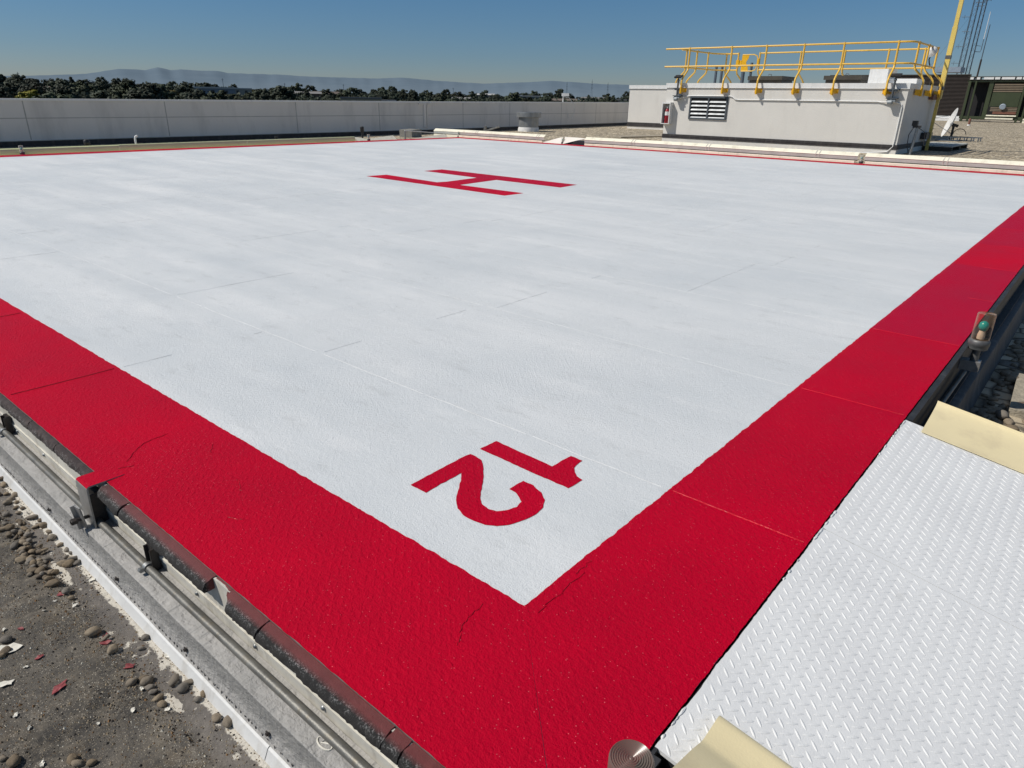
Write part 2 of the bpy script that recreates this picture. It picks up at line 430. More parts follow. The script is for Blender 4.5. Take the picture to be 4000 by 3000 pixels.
# ------------------------------------------------------------------ roof surface (setting)
def smooth(a, b, t):
    t = max(0, min(1, (t - a) / (b - a))); return t * t * (3 - 2 * t)
def roof_z(x, y):
    near = -.294 if x < -.05 else ROOF
    z = near + (ROOF - near) * smooth(-1.0, -6.0, x)
    z -= .115 * smooth(.0, -.02, y - .02) * smooth(.1, .2, x) * (1 - smooth(15.5, 16.6, x)) * (1 - smooth(-6, -12, y))
    return z
def grid_sheet(xs, ys, zf, mi_f=None):
    b = MB()
    for y in ys:
        for x in xs: b.v.append((x, y, zf(x, y)))
    nx = len(xs)
    for j in range(len(ys) - 1):
        for i in range(nx - 1):
            b.f.append((j * nx + i, j * nx + i + 1, (j + 1) * nx + i + 1, (j + 1) * nx + i))
            b.m.append(mi_f((xs[i] + xs[i + 1]) / 2, (ys[j] + ys[j + 1]) / 2) if mi_f else 0)
    return b
xs = [-30, -12, -6, -3, -1.5, -1, -.8, -.6, -.4, -.2, -.1, -.04, .1, .2, .4, 1, 2, 3, 4, 6, 9, 12, 14, 15.5, 16, 16.7, 18, 20, 25, 30, 40, 60, 90, 130]
ys = [-60, -30, -12, -9, -6, -4, -2.5, -1.5, -1, -.6, -.3, -.1, 0, .02, .3, 1, 2, 3, 4, 6, 9, 12, 15, 16.7, 18, 21, 24, 27.5]
def roof_mat(x, y):
    return 0 if (x < .15 and y < 14) or (y < -.02 and x < 2.2) else 1
tag(grid_sheet(xs, ys, roof_z, roof_mat).build('roof', [M['oldroof'], M['gravel']]),
    'flat hospital roof covered in river gravel with bare roofing beside the deck', 'roof', kind='structure')

def near_z(x, y):
    e = x + .010 * noise.noise((y * 9, 1, 1)) + .004 * noise.noise((y * 40, 2, 1))
    z = -.2832 + .0045 * smooth(-.210, -.216, e)
    z += .0030 * noise.noise((x * 7, y * 7, 1)) + .0016 * noise.noise((x * 26, y * 26, 5)) + .0010 * noise.noise((x * 75, y * 75, 9))
    crack = abs(y - 1.92 - .35 * (x + .3) + .05 * noise.noise((x * 9, 4, 4)))
    if x < -.24 and crack < .012: z -= .006 * (1 - crack / .012)
    crack = abs(y - 1.78 + .5 * (x + .3) + .06 * noise.noise((x * 8, 9, 4)))
    if x < -.30 and crack < .010: z -= .005 * (1 - crack / .010)
    return z - .008 * smooth(-.9, -1.0, x)
xs = [-1.0, -.95] + [-.9 + .008 * i for i in range(101)]; ys = [.2 + .008 * i for i in range(401)]
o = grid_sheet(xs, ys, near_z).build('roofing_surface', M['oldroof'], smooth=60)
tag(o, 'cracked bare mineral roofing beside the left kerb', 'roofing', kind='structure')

# ------------------------------------------------------------------ helipad
hp = thing('helipad', 'large square white rooftop helipad with red border, red H and number 12', 'helipad')
BW = .462
JIT = random.Random(3)
def jit(x, y, s): return noise.noise((x * 22, y * 22, 3.1)) * s + noise.noise((x * 90, y * 90, 8)) * s * .6

d = MB()
d.add([(0, 0, 0), (W, 0, 0), (W, W, 0), (0, W, 0)], [(0, 1, 2, 3)])
def ridge(b, p, q, w, h, z, mi, seed, cover=.62):
    """a broken, slightly wandering ridge of paint along a plate seam"""
    r = random.Random(seed); p = Vector((p[0], p[1], 0)); q = Vector((q[0], q[1], 0))
    L = (q - p).length; t = (q - p) / L; nrm = Vector((-t.y, t.x, 0)); s = 0
    while s < L:
        run = r.uniform(.12, .9); gap = r.uniform(.02, .7) * (1 - cover) * 2.2
        e = min(L, s + run); k = max(2, int((e - s) / .05)); o = len(b.v)
        for i in range(k + 1):
            a = s + (e - s) * i / k
            off = noise.noise((p.x + t.x * a * 6, p.y + t.y * a * 6, seed * 1.7)) * .006
            ww = w * (.6 + .5 * (noise.noise((a * 14, seed, 2)) + 1)) * (0.25 if i in (0, k) else 1)
            c = p + t * a + nrm * off
            for (du, dz) in ((-ww / 2, 0), (0, h), (ww / 2, 0)):
                v = c + nrm * du; b.v.append((v.x, v.y, z + dz))
        for i in range(k):
            a = o + i * 3
            b.f += [(a, a + 3, a + 4, a + 1), (a + 1, a + 4, a + 5, a + 2)]; b.m += [mi, mi]
        s = e + gap
SX = [1.235 + 1.2195 * k for k in range(13)]
for k, x in enumerate(SX):
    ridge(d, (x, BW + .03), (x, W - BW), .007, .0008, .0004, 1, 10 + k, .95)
cross = {0: [2.97, 6.02, 9.1, 12.1], 1: [4.05, 2.45, 7.1, 10.2, 13.2], 2: [2.35, 5.4, 8.5, 11.5], 3: [1.66, 4.7, 7.7, 10.8, 13.9]}
for s_ in range(-1, 12):
    x0 = BW if s_ == -1 else SX[s_]; x1 = SX[s_ + 1]
    for y in (cross.get(s_ + 1) or [1.2 + (s_ * 1.13) % 3.05 + 3.05 * i for i in range(5)]):
        if .6 < y < W - .6:
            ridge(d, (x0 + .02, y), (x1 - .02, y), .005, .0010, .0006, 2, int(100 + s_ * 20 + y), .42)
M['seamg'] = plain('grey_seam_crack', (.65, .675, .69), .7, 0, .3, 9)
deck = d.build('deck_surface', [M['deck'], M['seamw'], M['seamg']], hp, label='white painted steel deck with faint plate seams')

b = MB(); ZB = .0022
def stations(a, c):
    out = [a]; s = a
    while s < c:
        s += .010 if s < 3.4 else (.05 if s < 7 else .4)
        out.append(min(s, c))
    return out
def strip(side):
    st = stations(0, W); o = len(b.v); rows = []
    for s in st:
        ins = min(max(s, BW), W - BW)
        if side == 'x0': pv = [(0, s), (BW, ins)]
        elif side == 'y0': pv = [(s, 0), (ins, BW)]
        elif side == 'x1': pv = [(W, s), (W - BW, ins)]
        else: pv = [(s, W), (ins, W - BW)]
        j = jit(pv[1][0], pv[1][1], .0045) if BW < s < W - BW else 0
        j0 = jit(pv[0][0] + 5, pv[0][1], .0022)
        if side == 'x0': pv = [(j0 - .001, s), (BW + j, ins)]
        elif side == 'y0': pv = [(s, j0 - .001), (ins, BW + j)]
        rows.append(pv)
        for q in pv: b.v.append((q[0], q[1], ZB))
    for i in range(len(st) - 1):
        a = o + 2 * i; b.f.append((a, a + 1, a + 3, a + 2)); b.m.append(0)
for sd in ('x0', 'y0', 'x1', 'y1'): strip(sd)
for k, x in enumerate(SX):          # plate seams crossing the red border
    ridge(b, (x, .01), (x, BW - .015), .006, .0016, ZB + .0006, 1, 300 + k, .62)
    ridge(b, (x, W - BW), (x, W - .02), .008, .003, ZB + .0006, 1, 340 + k, .6)
for k, y in enumerate((2.97, 4.3, 6.9)):
    ridge(b, (.02, y), (BW - .02, y), .006, .0022, ZB + .0006, 2, 380 + k, .8)
# loose broken patch of thick paint next to the clamp
for k, (p, q) in enumerate((((.10, 2.0), (.20, 2.10)), ((.20, 2.10), (.30, 2.11)), ((.06, 1.97), (.11, 1.95)), ((.33, 1.84), (.37, 1.90)), ((0.464, 0.420), (0.679, 0.420)), ((0.657, 0.433), (0.742, 0.439)), ((0.246, 0.491), (0.301, 0.530)), ((0.301, 0.530), (0.393, 0.548)), ((.30, 1.60), (.27, 1.52)), ((.16, 1.42), (.18, 1.36)))):
    pp = [Vector((p[0] + (q[0] - p[0]) * i / 6 + .006 * noise.noise((i * .9, k, 1)), p[1] + (q[1] - p[1]) * i / 6 + .006 * noise.noise((i * .9, k, 7)))) for i in range(7)]
    for i in range(6): ridge(b, pp[i], pp[i + 1], .0022, .0014, ZB + .0004, 2 if (i + k) % 3 else 1, 400 + k * 9 + i, .9)
M['redcrack'] = plain('dark_red_crack', (.27, .001, .010), .5, 0, .3, 20)
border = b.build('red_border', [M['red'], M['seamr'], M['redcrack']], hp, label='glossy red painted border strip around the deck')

def outline(pts, sub=.012, amp=.0022):
    out = []
    for i, p in enumerate(pts):
        q = pts[(i + 1) % len(pts)]
        L = math.hypot(q[0] - p[0], q[1] - p[1]); k = max(1, int(L / sub))
        for j in range(k):
            t = j / k; x = p[0] + (q[0] - p[0]) * t; y = p[1] + (q[1] - p[1]) * t
            out.append((x + noise.noise((x * 45, y * 45, 1)) * amp, y + noise.noise((x * 45, y * 45, 7)) * amp))
    return out
def marking(name, pts, sub, amp, label):
    o = outline(pts, sub, amp)
    bb = MB(); bb.add([(x, y, .0014) for x, y in o], [tuple(range(len(o)))])
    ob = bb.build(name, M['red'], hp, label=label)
    import bmesh
    bm = bmesh.new(); bm.from_mesh(ob.data)
    bmesh.ops.triangulate(bm, faces=bm.faces)
    for f in bm.faces:
        if f.normal.z < 0: f.normal_flip()
    bm.to_mesh(ob.data); bm.free()
    return ob
H = [(6.723, 8.994), (7.125, 8.957), (6.985, 7.60), (7.165, 7.560), (7.938, 7.647), (8.040, 9.025), (8.485, 9.031), (8.379, 5.939),
     (7.901, 5.900), (7.940, 7.217), (7.000, 7.120), (6.970, 5.842), (6.574, 5.859)]
marking('letter_marking', H, .15, .006, 'large red letter H painted at the middle of the deck')
ONE = [(1.020, 1.138), (1.109, 1.135), (1.103, 1.025), (1.097, .856), (1.160, .856), (1.205, .851), (1.204, .799), (1.170, .797), (1.140, .788),
       (1.118, .773), (1.100, .748), (1.091, .720), (1.057, .720), (1.013, .723), (1.014, .865)]
marking('digit_marking', ONE, .012, .003, 'red painted digit 1 with a hooked top')
TWO = [(.671, 1.135), (.752, 1.138), (.857, 1.140), (.925, 1.141), (.966, 1.138), (.968, 1.106), (.958, 1.073), (.928, 1.036), (.884, .995), (.833, .953),
       (.793, .924), (.763, .897), (.745, .871), (.738, .840), (.746, .810), (.770, .790), (.810, .780), (.840, .788), (.858, .809), (.872, .840), (.876, .869),
       (.914, .870), (.950, .867), (.949, .822), (.931, .775), (.902, .738), (.864, .714), (.817, .706), (.769, .712), (.717, .730), (.685, .755),
       (.665, .788), (.656, .831), (.660, .875), (.675, .916), (.706, .953), (.746, .986), (.800, 1.024), (.845, 1.063), (.799, 1.063), (.732, 1.063), (.672, 1.059)]
marking('digit_marking', TWO, .010, .003, 'red painted digit 2 with a long flat foot')

# side faces of the deck
b = MB()
b.bounds(-.012, -.004, -.004, W, -.17, -.004)
b.bounds(-.017, -.012, -.004, W, -.112, -.102)
b.build('side_panel', M['panelw'], hp, label='stained off-white side panel below the deck edge')
b = MB(); b.bounds(-.0015, .0045, -.0015, W, -.012, .0015); b.build('edge_strip', M['edgesteel'], hp)
b = MB()
b.bounds(-.003, W, -.013, -.004, -.20, -.004)
for (xa, xb) in ((-.003, .300), (2.435, W)):
    b.bounds(xa, xb, -.030, -.013, -.012, -.004); b.bounds(xa, xb, -.060, -.013, -.20, -.192)
b.build('side_channel', M['paneld'], hp, label='black steel channel below the right deck edge')
b = MB()
b.bounds(W + .004, W + .012, -.004, W + .01, -.29, -.004); b.bounds(-.004, W, W + .004, W + .012, -.29, -.004)
b.build('rear_side_panel', M['panelw'], hp)
# rivets along the left side panel
RY = Matrix.Rotation(rad(-90), 3, 'Y')
for y in (.40, .685, .985, 1.30, 1.608, 2.2, 2.552, 2.866, 3.2, 3.5, 3.9):
    b = MB(); b.lathe([(.0075, 0), (.0072, .003), (.004, .006), (.0, .0065)], (-.0121, y, -.125), 10, M=RY)
    b.build('rivet', M['galv'], hp, 40)

# crumbling rubber edge strips along the left edge
def rubber(y0, y1, seed, x_in=-.002, bite=None):
    r = random.Random(seed); b = MB()
    n = max(3, int((y1 - y0) / .008)); prof = [(0, 0), (.25, -.001), (.5, -.003), (.72, -.008), (.9, -.016), (1.0, -.028), (.86, -.037), (.5, -.036), (0, -.036)]
    for i in range(n + 1):
        y = y0 + (y1 - y0) * i / n
        wdt = .046 - .020 * smooth(1.80, 2.05, y) + .006 * noise.noise((y * 14, seed, 0)) + .004 * noise.noise((y * 70, seed, 5))
        if bite:
            wdt *= bite(y)
        endf = .004 * noise.noise((seed, 9, i)) 
        for (a, z) in prof:
            jx = .0022 * noise.noise((y * 160, a * 9, seed)); jy = .006 * noise.noise((a * 9, seed, 4)) if i in (0, n) else 0
            b.v.append((x_in - a * wdt + jx * (a > .1), y + jy, z - .0005 + jx * .6 * (a > .3)))
    m = len(prof)
    for i in range(n):
        for k in range(m):
            k2 = (k + 1) % m
            b.f.append((i * m + k, i * m + k2, (i + 1) * m + k2, (i + 1) * m + k)); b.m.append(0)
    b.f.append(tuple(range(m))); b.m.append(0); b.f.append(tuple(n * m + k for k in range(m))); b.m.append(0)
    return b.build('rubber_strip', M['rubber'], hp, 50)
rubber(-.2, .372, 1); rubber(.377, .425, 2); rubber(.430, .903, 3)
rubber(.909, 1.085, 4, bite=lambda y: 1 - .55 * smooth(1.05, 1.085, y))
rubber(1.086, 1.166, 5, bite=lambda y: .16 + .10 * noise.noise((y * 60, 3, 3)) + .2 * smooth(1.12, 1.086, y))
rubber(1.172, 1.715, 6); rubber(1.724, 1.893, 7); rubber(1.995, 2.335, 8); rubber(2.340, 2.622, 9); rubber(2.628, 3.4, 10); rubber(3.406, 4.6, 11)

# ------------------------------------------------------------------ kerbs beside the deck
def ys_list(a, c, st): 
    n = max(1, int((c - a) / st)); return [a + (c - a) * i / n for i in range(n + 1)]
k1 = thing('roof_kerb', 'grey membrane covered kerb with white flashing foot along the left deck edge', 'kerb')
def kmap(a, z, t): return (a + .0016 * noise.noise((t * 5, a * 9, z * 9)), t, z + .0018 * noise.noise((t * 7, a * 12, 4)))
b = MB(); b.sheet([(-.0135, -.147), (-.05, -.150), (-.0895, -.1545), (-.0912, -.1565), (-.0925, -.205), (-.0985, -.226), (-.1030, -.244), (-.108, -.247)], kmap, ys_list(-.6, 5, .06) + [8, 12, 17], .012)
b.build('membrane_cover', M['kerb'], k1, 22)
b = MB(); b.sheet([(-.1035, -.2472), (-.1095, -.2490), (-.1135, -.252), (-.1175, -.262), (-.1260, -.281)], lambda a, z, t: (a, t, z), [-.6, .787], .0022)
b.sheet([(-.1035, -.2472), (-.1095, -.2490), (-.1135, -.252), (-.1175, -.262), (-.1260, -.281)], lambda a, z, t: (a, t, z), [.790, 17], .0022)
b.build('flashing', M['flash'], k1, 20, label='white sheet metal flashing at the kerb foot')
for y in (2.284, 1.683, 1.221, .802, .35, 2.9, 3.5):
    b = MB(); b.lathe([(.0085, 0), (.0085, .002), (.005, .003), (.0048, .006), (0, .0065)], (-.1010, y, -.222), 10, M=RY)
    b.build('screw', M['darkmetal'], k1, 40)
# drips of sealant hanging along the fold of the foot
b = MB(); rr = random.Random(5); y = .2
while y < 3.4:
    L = rr.uniform(.004, .012); b.box((-.1045, y, -.240 - L / 2 + .004), (.0016, rr.uniform(.0015, .003), L)); y += rr.uniform(.012, .032)
b.build('sealant_drips', M['blackflash'], k1)
b = MB(); ring = [(-.058 + .011 * math.cos(t), .62 + .024 * math.sin(t), -.1505) for t in [rad(20 + i * 14) for i in range(23)]]
ring += [(-.062, .628, -.1505), (-.052, .626, -.1505)]
b.tube(ring, .0022, 6); b.build('painted_mark', M['flakew'], k1, 60, label='worn cream ring mark painted on the kerb top')
k2 = thing('roof_kerb', 'kerb along the right deck edge, its shade painted in a dark tone', 'kerb')
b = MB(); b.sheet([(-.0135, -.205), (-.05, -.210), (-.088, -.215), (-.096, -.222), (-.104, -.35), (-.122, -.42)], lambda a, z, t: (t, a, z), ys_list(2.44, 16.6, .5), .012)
b.build('membrane_cover', M['kerb_shaded'], k2, 35)

# conduit along the left edge
p = thing('conduit_pipe', 'weathered grey conduit pipe running on the kerb along the left deck edge', 'pipe')
b = MB(); b.tube([(-.047 + .0015 * math.sin(y * 3), y, -.1375 + .001 * math.cos(y * 2)) for y in ys_list(-.5, 7, .15)], .0118, 16)
b.build('pipe', M['pipe'], p, 60)
for y, lab in ((1.545, None), (2.93, None)):
    b = MB(); R90 = Matrix.Rotation(rad(90), 3, 'X')
    b.lathe([(.0145, -.008), (.0165, -.008), (.0165, .008), (.0145, .008)], (-.047, y, -.1375), 16, M=R90)
    b.box((-.066, y, -.1375), (.016, .006, .012)); b.lathe([(.008, -.006), (.008, .006)], (-.070, y - .002, -.135), 6, M=R90)
    b.box((-.029, y, -.134), (.010, .012, .020))
    b.build('pipe_clamp', M['galv'], p, 40)
    b = MB(); b.bounds(-.031, -.018, y - .022, y + .022, -.155, -.066); b.bounds(-.042, -.031, y - .022, y - .018, -.15, -.070); b.bounds(-.042, -.031, y + .018, y + .022, -.15, -.070)
    b.build('support_bracket', M['darkmetal'], p)
p2 = thing('conduit_pipe', 'thin tan conduit under the right deck edge leading to the tinted edge light', 'pipe')
b = MB(); b.tube([(2.45, -.045, -.14), (3.1, -.046, -.14), (3.55, -.052, -.13), (3.62, -.056, -.12)], .011, 12); b.build('pipe', M['pipe'], p2, 60)

# red topped clamp bracket on the left edge
c = thing('clamp_bracket', 'bent steel hold-down clamp with red painted top on the left deck edge', 'clamp')
b = MB(); TH = .0055
b.sheet([(.058, .0045), (-.055, .0085), (-.060, .0072), (-.0640, .0030), (-.0655, -.003), (-.0668, -.06), (-.0672, -.186)],
        lambda a, z, t: (a, t + (.006 if a > 0 else 0) , z), [1.906, 2.0], TH)
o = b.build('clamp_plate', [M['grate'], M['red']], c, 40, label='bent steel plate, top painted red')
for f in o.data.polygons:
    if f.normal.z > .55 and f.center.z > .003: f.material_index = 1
b = MB(); RX = Matrix.Rotation(rad(-90), 3, 'Y')
b.lathe([(.0062, -.075), (.0062, .055)], (-.068, 1.946, -.118), 12, M=RX)
b.lathe([(.0125, .036), (.0125, .052), (.0110, .055)], (-.068, 1.946, -.118), 6, M=RX)
b.build('bolt', M['darkmetal'], c, 40)
b = MB(); b.box((-.090, 1.946, -.116), (.005, .036, .095), M=Matrix.Rotation(rad(8), 3, 'Z') @ Matrix.Rotation(rad(-6), 3, 'Y'))
b.box((-.097, 1.963, -.116), (.018, .005, .095), M=Matrix.Rotation(rad(-6), 3, 'Y'))
b.build('channel_washer', M['grate'], c)
b = MB(); b.bounds(-.040, -.018, 1.925, 1.985, -.155, -.03); b.bounds(-.060, -.040, 1.925, 1.931, -.15, -.035)
b.build('backing_block', M['darkmetal'], c)

# ------------------------------------------------------------------ ramp
SL = .152
def rz_(y): return -.002 + SL * y if y < 0 else -.002
rp = thing('access_ramp', 'white painted tread plate ramp leading down from the right deck edge', 'ramp')
def ramp_plate(x0, x1, seed, label):
    b = MB(); r = random.Random(seed)
    y_end = -2.55; th = .010
    # top with a ragged pad-side edge
    n = int((x1 - x0) / .012); top = []
    for i in range(n + 1):
        x = x0 + (x1 - x0) * i / n
        y = -.0055 + .003 * noise.noise((x * 9, seed, 0)) + .0018 * noise.noise((x * 60, seed, 5))
        top.append((x, y))
    vs = []
    for (x, y) in top: vs += [(x, y, rz_(y)), (x, y_end, rz_(y_end)), (x, y, rz_(y) - th), (x, y_end, rz_(y_end) - th)]
    fs = []
    for i in range(n):
        a = 4 * i; e = a + 4
        fs += [(a, a + 1, e + 1, e), (a + 2, e + 2, e + 3, a + 3), (a, e, e + 2, a + 2), (a + 1, a + 3, e + 3, e + 1)]
    fs += [(0, 2, 3, 1), (4 * n, 4 * n + 1, 4 * n + 3, 4 * n + 2)]
    b.add(vs, fs)
    # raised treads, alternating diagonal lozenges
    lx, ly = .0345, .0365
    for i in range(int(x0 / lx) - 1, int(x1 / lx) + 2):
        for j in range(0, 50):
            for off, sg in ((0, 1), (.5, -1)):
                cx = (i + off) * lx + .0205; cy = -(j + off) * ly - .029 + .0
                if cx < x0 + .012 or cx > x1 - .012 or cy > -.020 or cy < -1.45: continue
                hl = .0150 * r.uniform(.93, 1.05); hw = .0034; h = .0019 if sg == 1 else .0014
                dx, dy = .7071, .7071 * sg
                nx_, ny_ = -dy, dx
                ring = []; mid = []
                for t, wf in ((-1, .0), (-.75, .55), (-.4, .9), (0, 1), (.4, .9), (.75, .55), (1, 0)):
                    px_, py_ = cx + dx * hl * t, cy + dy * hl * t
                    wv = max(wf, .06) * hw
                    hh = h * (1 - t * t) ** .7
                    ring.append(((px_ + nx_ * wv, py_ + ny_ * wv), (px_, py_), (px_ - nx_ * wv, py_ - ny_ * wv), hh))
                o = len(b.v)
                for (l, cc, rt, hh) in ring:
                    for (q, z) in ((l, .0002), ((l[0] * .45 + cc[0] * .55, l[1] * .45 + cc[1] * .55), hh), ((rt[0] * .45 + cc[0] * .55, rt[1] * .45 + cc[1] * .55), hh), (rt, .0002)):
                        b.v.append((q[0], q[1], rz_(q[1]) + z))
                for k in range(len(ring) - 1):
                    a = o + 4 * k; e = a + 4
                    b.f += [(a, e, e + 1, a + 1), (a + 1, e + 1, e + 2, a + 2), (a + 2, e + 2, e + 3, a + 3)]; b.m += [0, 0, 0]
    # blobs of paint bridging the joint with the deck
    for _ in range(16):
        x = r.choice([r.uniform(x0 + .02, x0 + .12), r.uniform(x0 + .62, min(x1, x0 + .95)), r.uniform(x1 - .08, x1 - .01)]); 
        if not x0 < x < x1: continue
        l = r.uniform(.006, .022); w = r.uniform(.002, .005)
        b.lathe([(1, 0), (.8, .6), (.3, 1), (0, 1.05)], (0, 0, 0), 9, M=Matrix(((l, 0, 0), (0, w, 0), (0, 0, .003))))
        for q in range(len(b.v) - 36, len(b.v)):
            v = b.v[q]; a = r.uniform(-.0008, .0008)
            b.v[q] = (v[0] + x, v[1] - .0065 + a, v[2] + rz_(-.0065) + a)
    return b.build('ramp_plate', M['rampw'], rp, 60, label=label)
def mat_ramp():
    m = NT('white_ramp_paint'); P = m.pos()
    n1 = m.noise(P, 4, 6, .65)
    c = m.mix(m.rng(n1, .3, .7), (.73, .74, .75), (.80, .81, .815))
    c = m.mix(m.rng(m.noise(P, 9, 7, .72), .62, .76, 0, .5), c, (.50, .49, .46))
    sp = m.noise(P, 190, 2); c = m.mix(m.math('MULTIPLY', m.rng(sp, .72, .75), m.rng(m.noise(P, 5, 2), .45, .6)), c, (.46, .46, .46))
    nb = m.bump(m.noise(P, 170, 3, .7), .0012, .55); nb = m.bump(m.noise(P, 30, 3), .002, .5, nb)
    return m.out(c, .52, nb, spec=.4)
M['rampw'] = mat_ramp()
ramp_plate(.318, 1.3580, 4, 'near tread plate of the ramp'); ramp_plate(1.362, 2.42, 8, 'far tread plate of the ramp')
b = MB()
for x in (.36, 1.36, 2.38):
    b.add([(x - .03, -.03, -.016), (x + .03, -.03, -.016), (x + .03, -2.2, -.36), (x - .03, -2.2, -.36),
           (x - .03, -.03, -.13), (x + .03, -.03, -.13), (x + .03, -2.2, -.41), (x - .03, -2.2, -.41)],
          [(0, 1, 2, 3), (7, 6, 5, 4), (0, 4, 5, 1), (1, 5, 6, 2), (2, 6, 7, 3), (3, 7, 4, 0)])
b.bounds(.33, 2.41, -.10, -.05, -.19, -.019)
b.build('support_frame', M['black'], rp)
# cream side flanges of the ramp
def flange(prof, y0, label, th=.004):
    b = MB()
    def mp(a, z, t): return (a, t, z + SL * (t if t < 0 else 0))
    # rounded free corner at the deck end
    b.sheet(prof, mp, [y0, y0 - .3, -2.5], th)
    return b.build('side_flange', M['cream'], rp, 35, label=label)
flange([(.474, .005), (.4735, .014), (.468, .021), (.459, .0245), (.448, .0245), (.43, .0225), (.392, .0200), (.378, .0225), (.366, .0285), (.33, .0440), (.25, .072), (.19, .090)], -.076, 'near cream flange of the ramp, bent along its length')
flange([(2.352, .006), (2.40, .0105), (2.52, .028), (2.585, .042), (2.600, .050), (2.604, .060)], -.080, 'far cream flange of the ramp', -.004)

# ------------------------------------------------------------------ perimeter lights
def make_light(name, label, glassmat, bulb='teal'):
    t = thing(name, label, 'light', group='helipad edge lights')
    b = MB(); b.lathe([(.040, 0), (.044, .004), (.044, .018), (.047, .022), (.047, .040), (.041, .048), (.036, .050)], (0, 0, 0), 28)
    b.lathe([(.018, -.06), (.018, 0)], (0, 0, 0), 14)
    b.build('cast_base', M['castgrey'], t, 40)
    rings = [(.0385, .050), (.0400, .056), (.0395, .166), (.0375, .1715)]
    k = 9
    for i in range(k):
        r0 = .0375 * (1 - i / k); rings.append((r0 - .0008, .1722)); rings.append((max(r0 - .0375 / k + .0006, .0004), .1702 if i < k - 1 else .1725))
    rings.append((0, .1712))
    b = MB(); b.lathe(rings, (0, 0, 0), 32); 
    b.build('glass_cover', M[glassmat], t, 60)
    b = MB(); b.lathe([(0, .088), (.013, .090), (.021, .102), (.0225, .112), (.0185, .126), (.008, .134), (0, .1355)], (0, 0, 0), 20); b.build('lamp_bulb', M[bulb], t, 60)
    b = MB(); b.lathe([(.017, .050), (.017, .07), (.012, .090)], (0, 0, 0), 16); b.build('lamp_holder', M['panelw'], t, 40)
    return t
L0 = make_light('edge_light', 'ring ribbed clear edge light at the near corner beside the ramp', 'lens', 'castgrey')
L0.location = (.133, -.046, -.002)
L1 = make_light('edge_light', 'amber tinted edge light with teal lamp on the right deck edge', 'lens2')
LF = make_light('edge_light', 'clear edge light in front of the tan strip, leftmost along the far left edge', 'lens3')
L1.location = (3.765, -.071, -.02); L1.scale = (1.12, 1.12, 1.18)
b = MB(); b.bounds(-.028, .028, -.03, .055, -.105, -.058); b.lathe([(.014, -.10), (.022, -.085), (.022, -.062)], (0, 0, 0), 6)
b.build('mounting_bracket', M['grate'], L1)
for (x, y, lab) in ((4.08, W + .045, 'clear edge light in front of the tan strip, leftmost along the far left edge'),
                    (12.92, W + .03, 'clear edge light between the cream plates on the far left edge'),
                    (16.70, W + .05, 'clear edge light at the far corner of the deck'),
                    (W + .10, 12.43, 'edge light between the two grey tilted plates on the far right edge'),
                    (W + .10, 4.095, 'edge light in the gap between cream gutters in front of the penthouse corner')):
    if lab.endswith('leftmost along the far left edge'): LF.location = (x, y, 0)
    else: dup(LF, (x, y, 0), 0, lab)

# ------------------------------------------------------------------ deflector strips along the far edges
o = thing('edge_deflector', 'long tan sheet metal deflector strip along the far left deck edge', 'deflector')
seg = [-.5, 2.9, 6.0, 9.1, 12.5]
for i in range(4):
    b = MB(); zo = (.003, -.002, .002, 0)[i]
    b.sheet([(W + .145, -.03), (W + .130, -.01), (W + .118, .02), (W + .116, .06), (W + .124, .09), (W + .142, .110 + zo), (W + .175, .114 + zo)], lambda a, z, t: (t, a, z), [seg[i] + .004, seg[i + 1] - .004], .003)
    b.build('strip_section', M['olive'], o, 40)
def cream_plate(pts, label):
    """pts: (x, z_low, z_high) stations of a loose leaning plate"""
    b = MB(); n = len(pts)
    for (x, zl, zh) in pts:
        b.v += [(x, W + .09, zl), (x, W + .09 + max(zh - zl, .004) * 1.6, zh), (x, W + .094 + max(zh - zl, .004) * 1.6, zh - .003), (x, W + .094, zl - .004)]
    for i in range(n - 1):
        for k in range(4):
            k2 = (k + 1) % 4; b.f.append((4 * i + k, 4 * i + k2, 4 * i + 4 + k2, 4 * i + 4 + k)); b.m.append(0)
    b.f += [(0, 1, 2, 3), tuple(4 * n - 4 + k for k in range(4))]; b.m += [0, 0]
    return tag(b.build('deflector_plate', M['creamfar']), label, 'deflector', 'loose deflector plates')
cream_plate([(12.515, .03, .115), (12.56, .0, .105), (12.97, .0, .044), (13.05, .0, .046), (14.04, -.004, .108), (14.06, -.004, .10)], 'bow-tie shaped cream plate leaning behind an edge light')
cream_plate([(14.75, .0, .008), (15.5, -.006, .055), (16.22, -.010, .098), (16.245, -.010, .09)], 'tapering cream plate near the far corner of the deck')
def gutter(y0, y1, joints, label):
    o = thing('edge_gutter', label, 'gutter', group='cream gutters along the far right deck edge')
    mp = lambda a, z, t: (a, t, z + .004 * math.sin(t * .9))
    b = MB(); b.sheet([(W + .02, -.05), (W + .022, .046), (W + .030, .052)], mp, ys_list(y0 + .05, y1 - .03, .8), .003); b.build('lower_lip', M['creamfar'], o, 30)
    b = MB(); b.sheet([(W + .20, .050), (W + .075, .062), (W + .058, .075), (W + .060, .140), (W + .052, .152)], mp, ys_list(y0, y1, .8), .003); b.build('trough_face', M['greysheet'], o, 20)  # grey in place of cream paints the shade on this face
    b = MB(); b.sheet([(W + .050, .152), (W + .056, .166), (W + .150, .226), (W + .165, .224)], mp, ys_list(y0, y1, .8), -.003); b.build('top_lip', M['creamfar'], o, 20)
    for j in joints:
        b = MB(); b.sheet([(W + .054, .068), (W + .045, .151), (W + .052, .171), (W + .150, .232)], mp, [j - .045, j - .025], -.003)
        b.sheet([(W + .054, .068), (W + .045, .151), (W + .052, .171), (W + .150, .232)], mp, [j + .035, j + .055], -.003)
        b.build('joint_band', M['panelw'], o, 20)
gutter(13.10, 17.9, (13.35, 15.9), 'cream gutter running from the far corner of the deck')
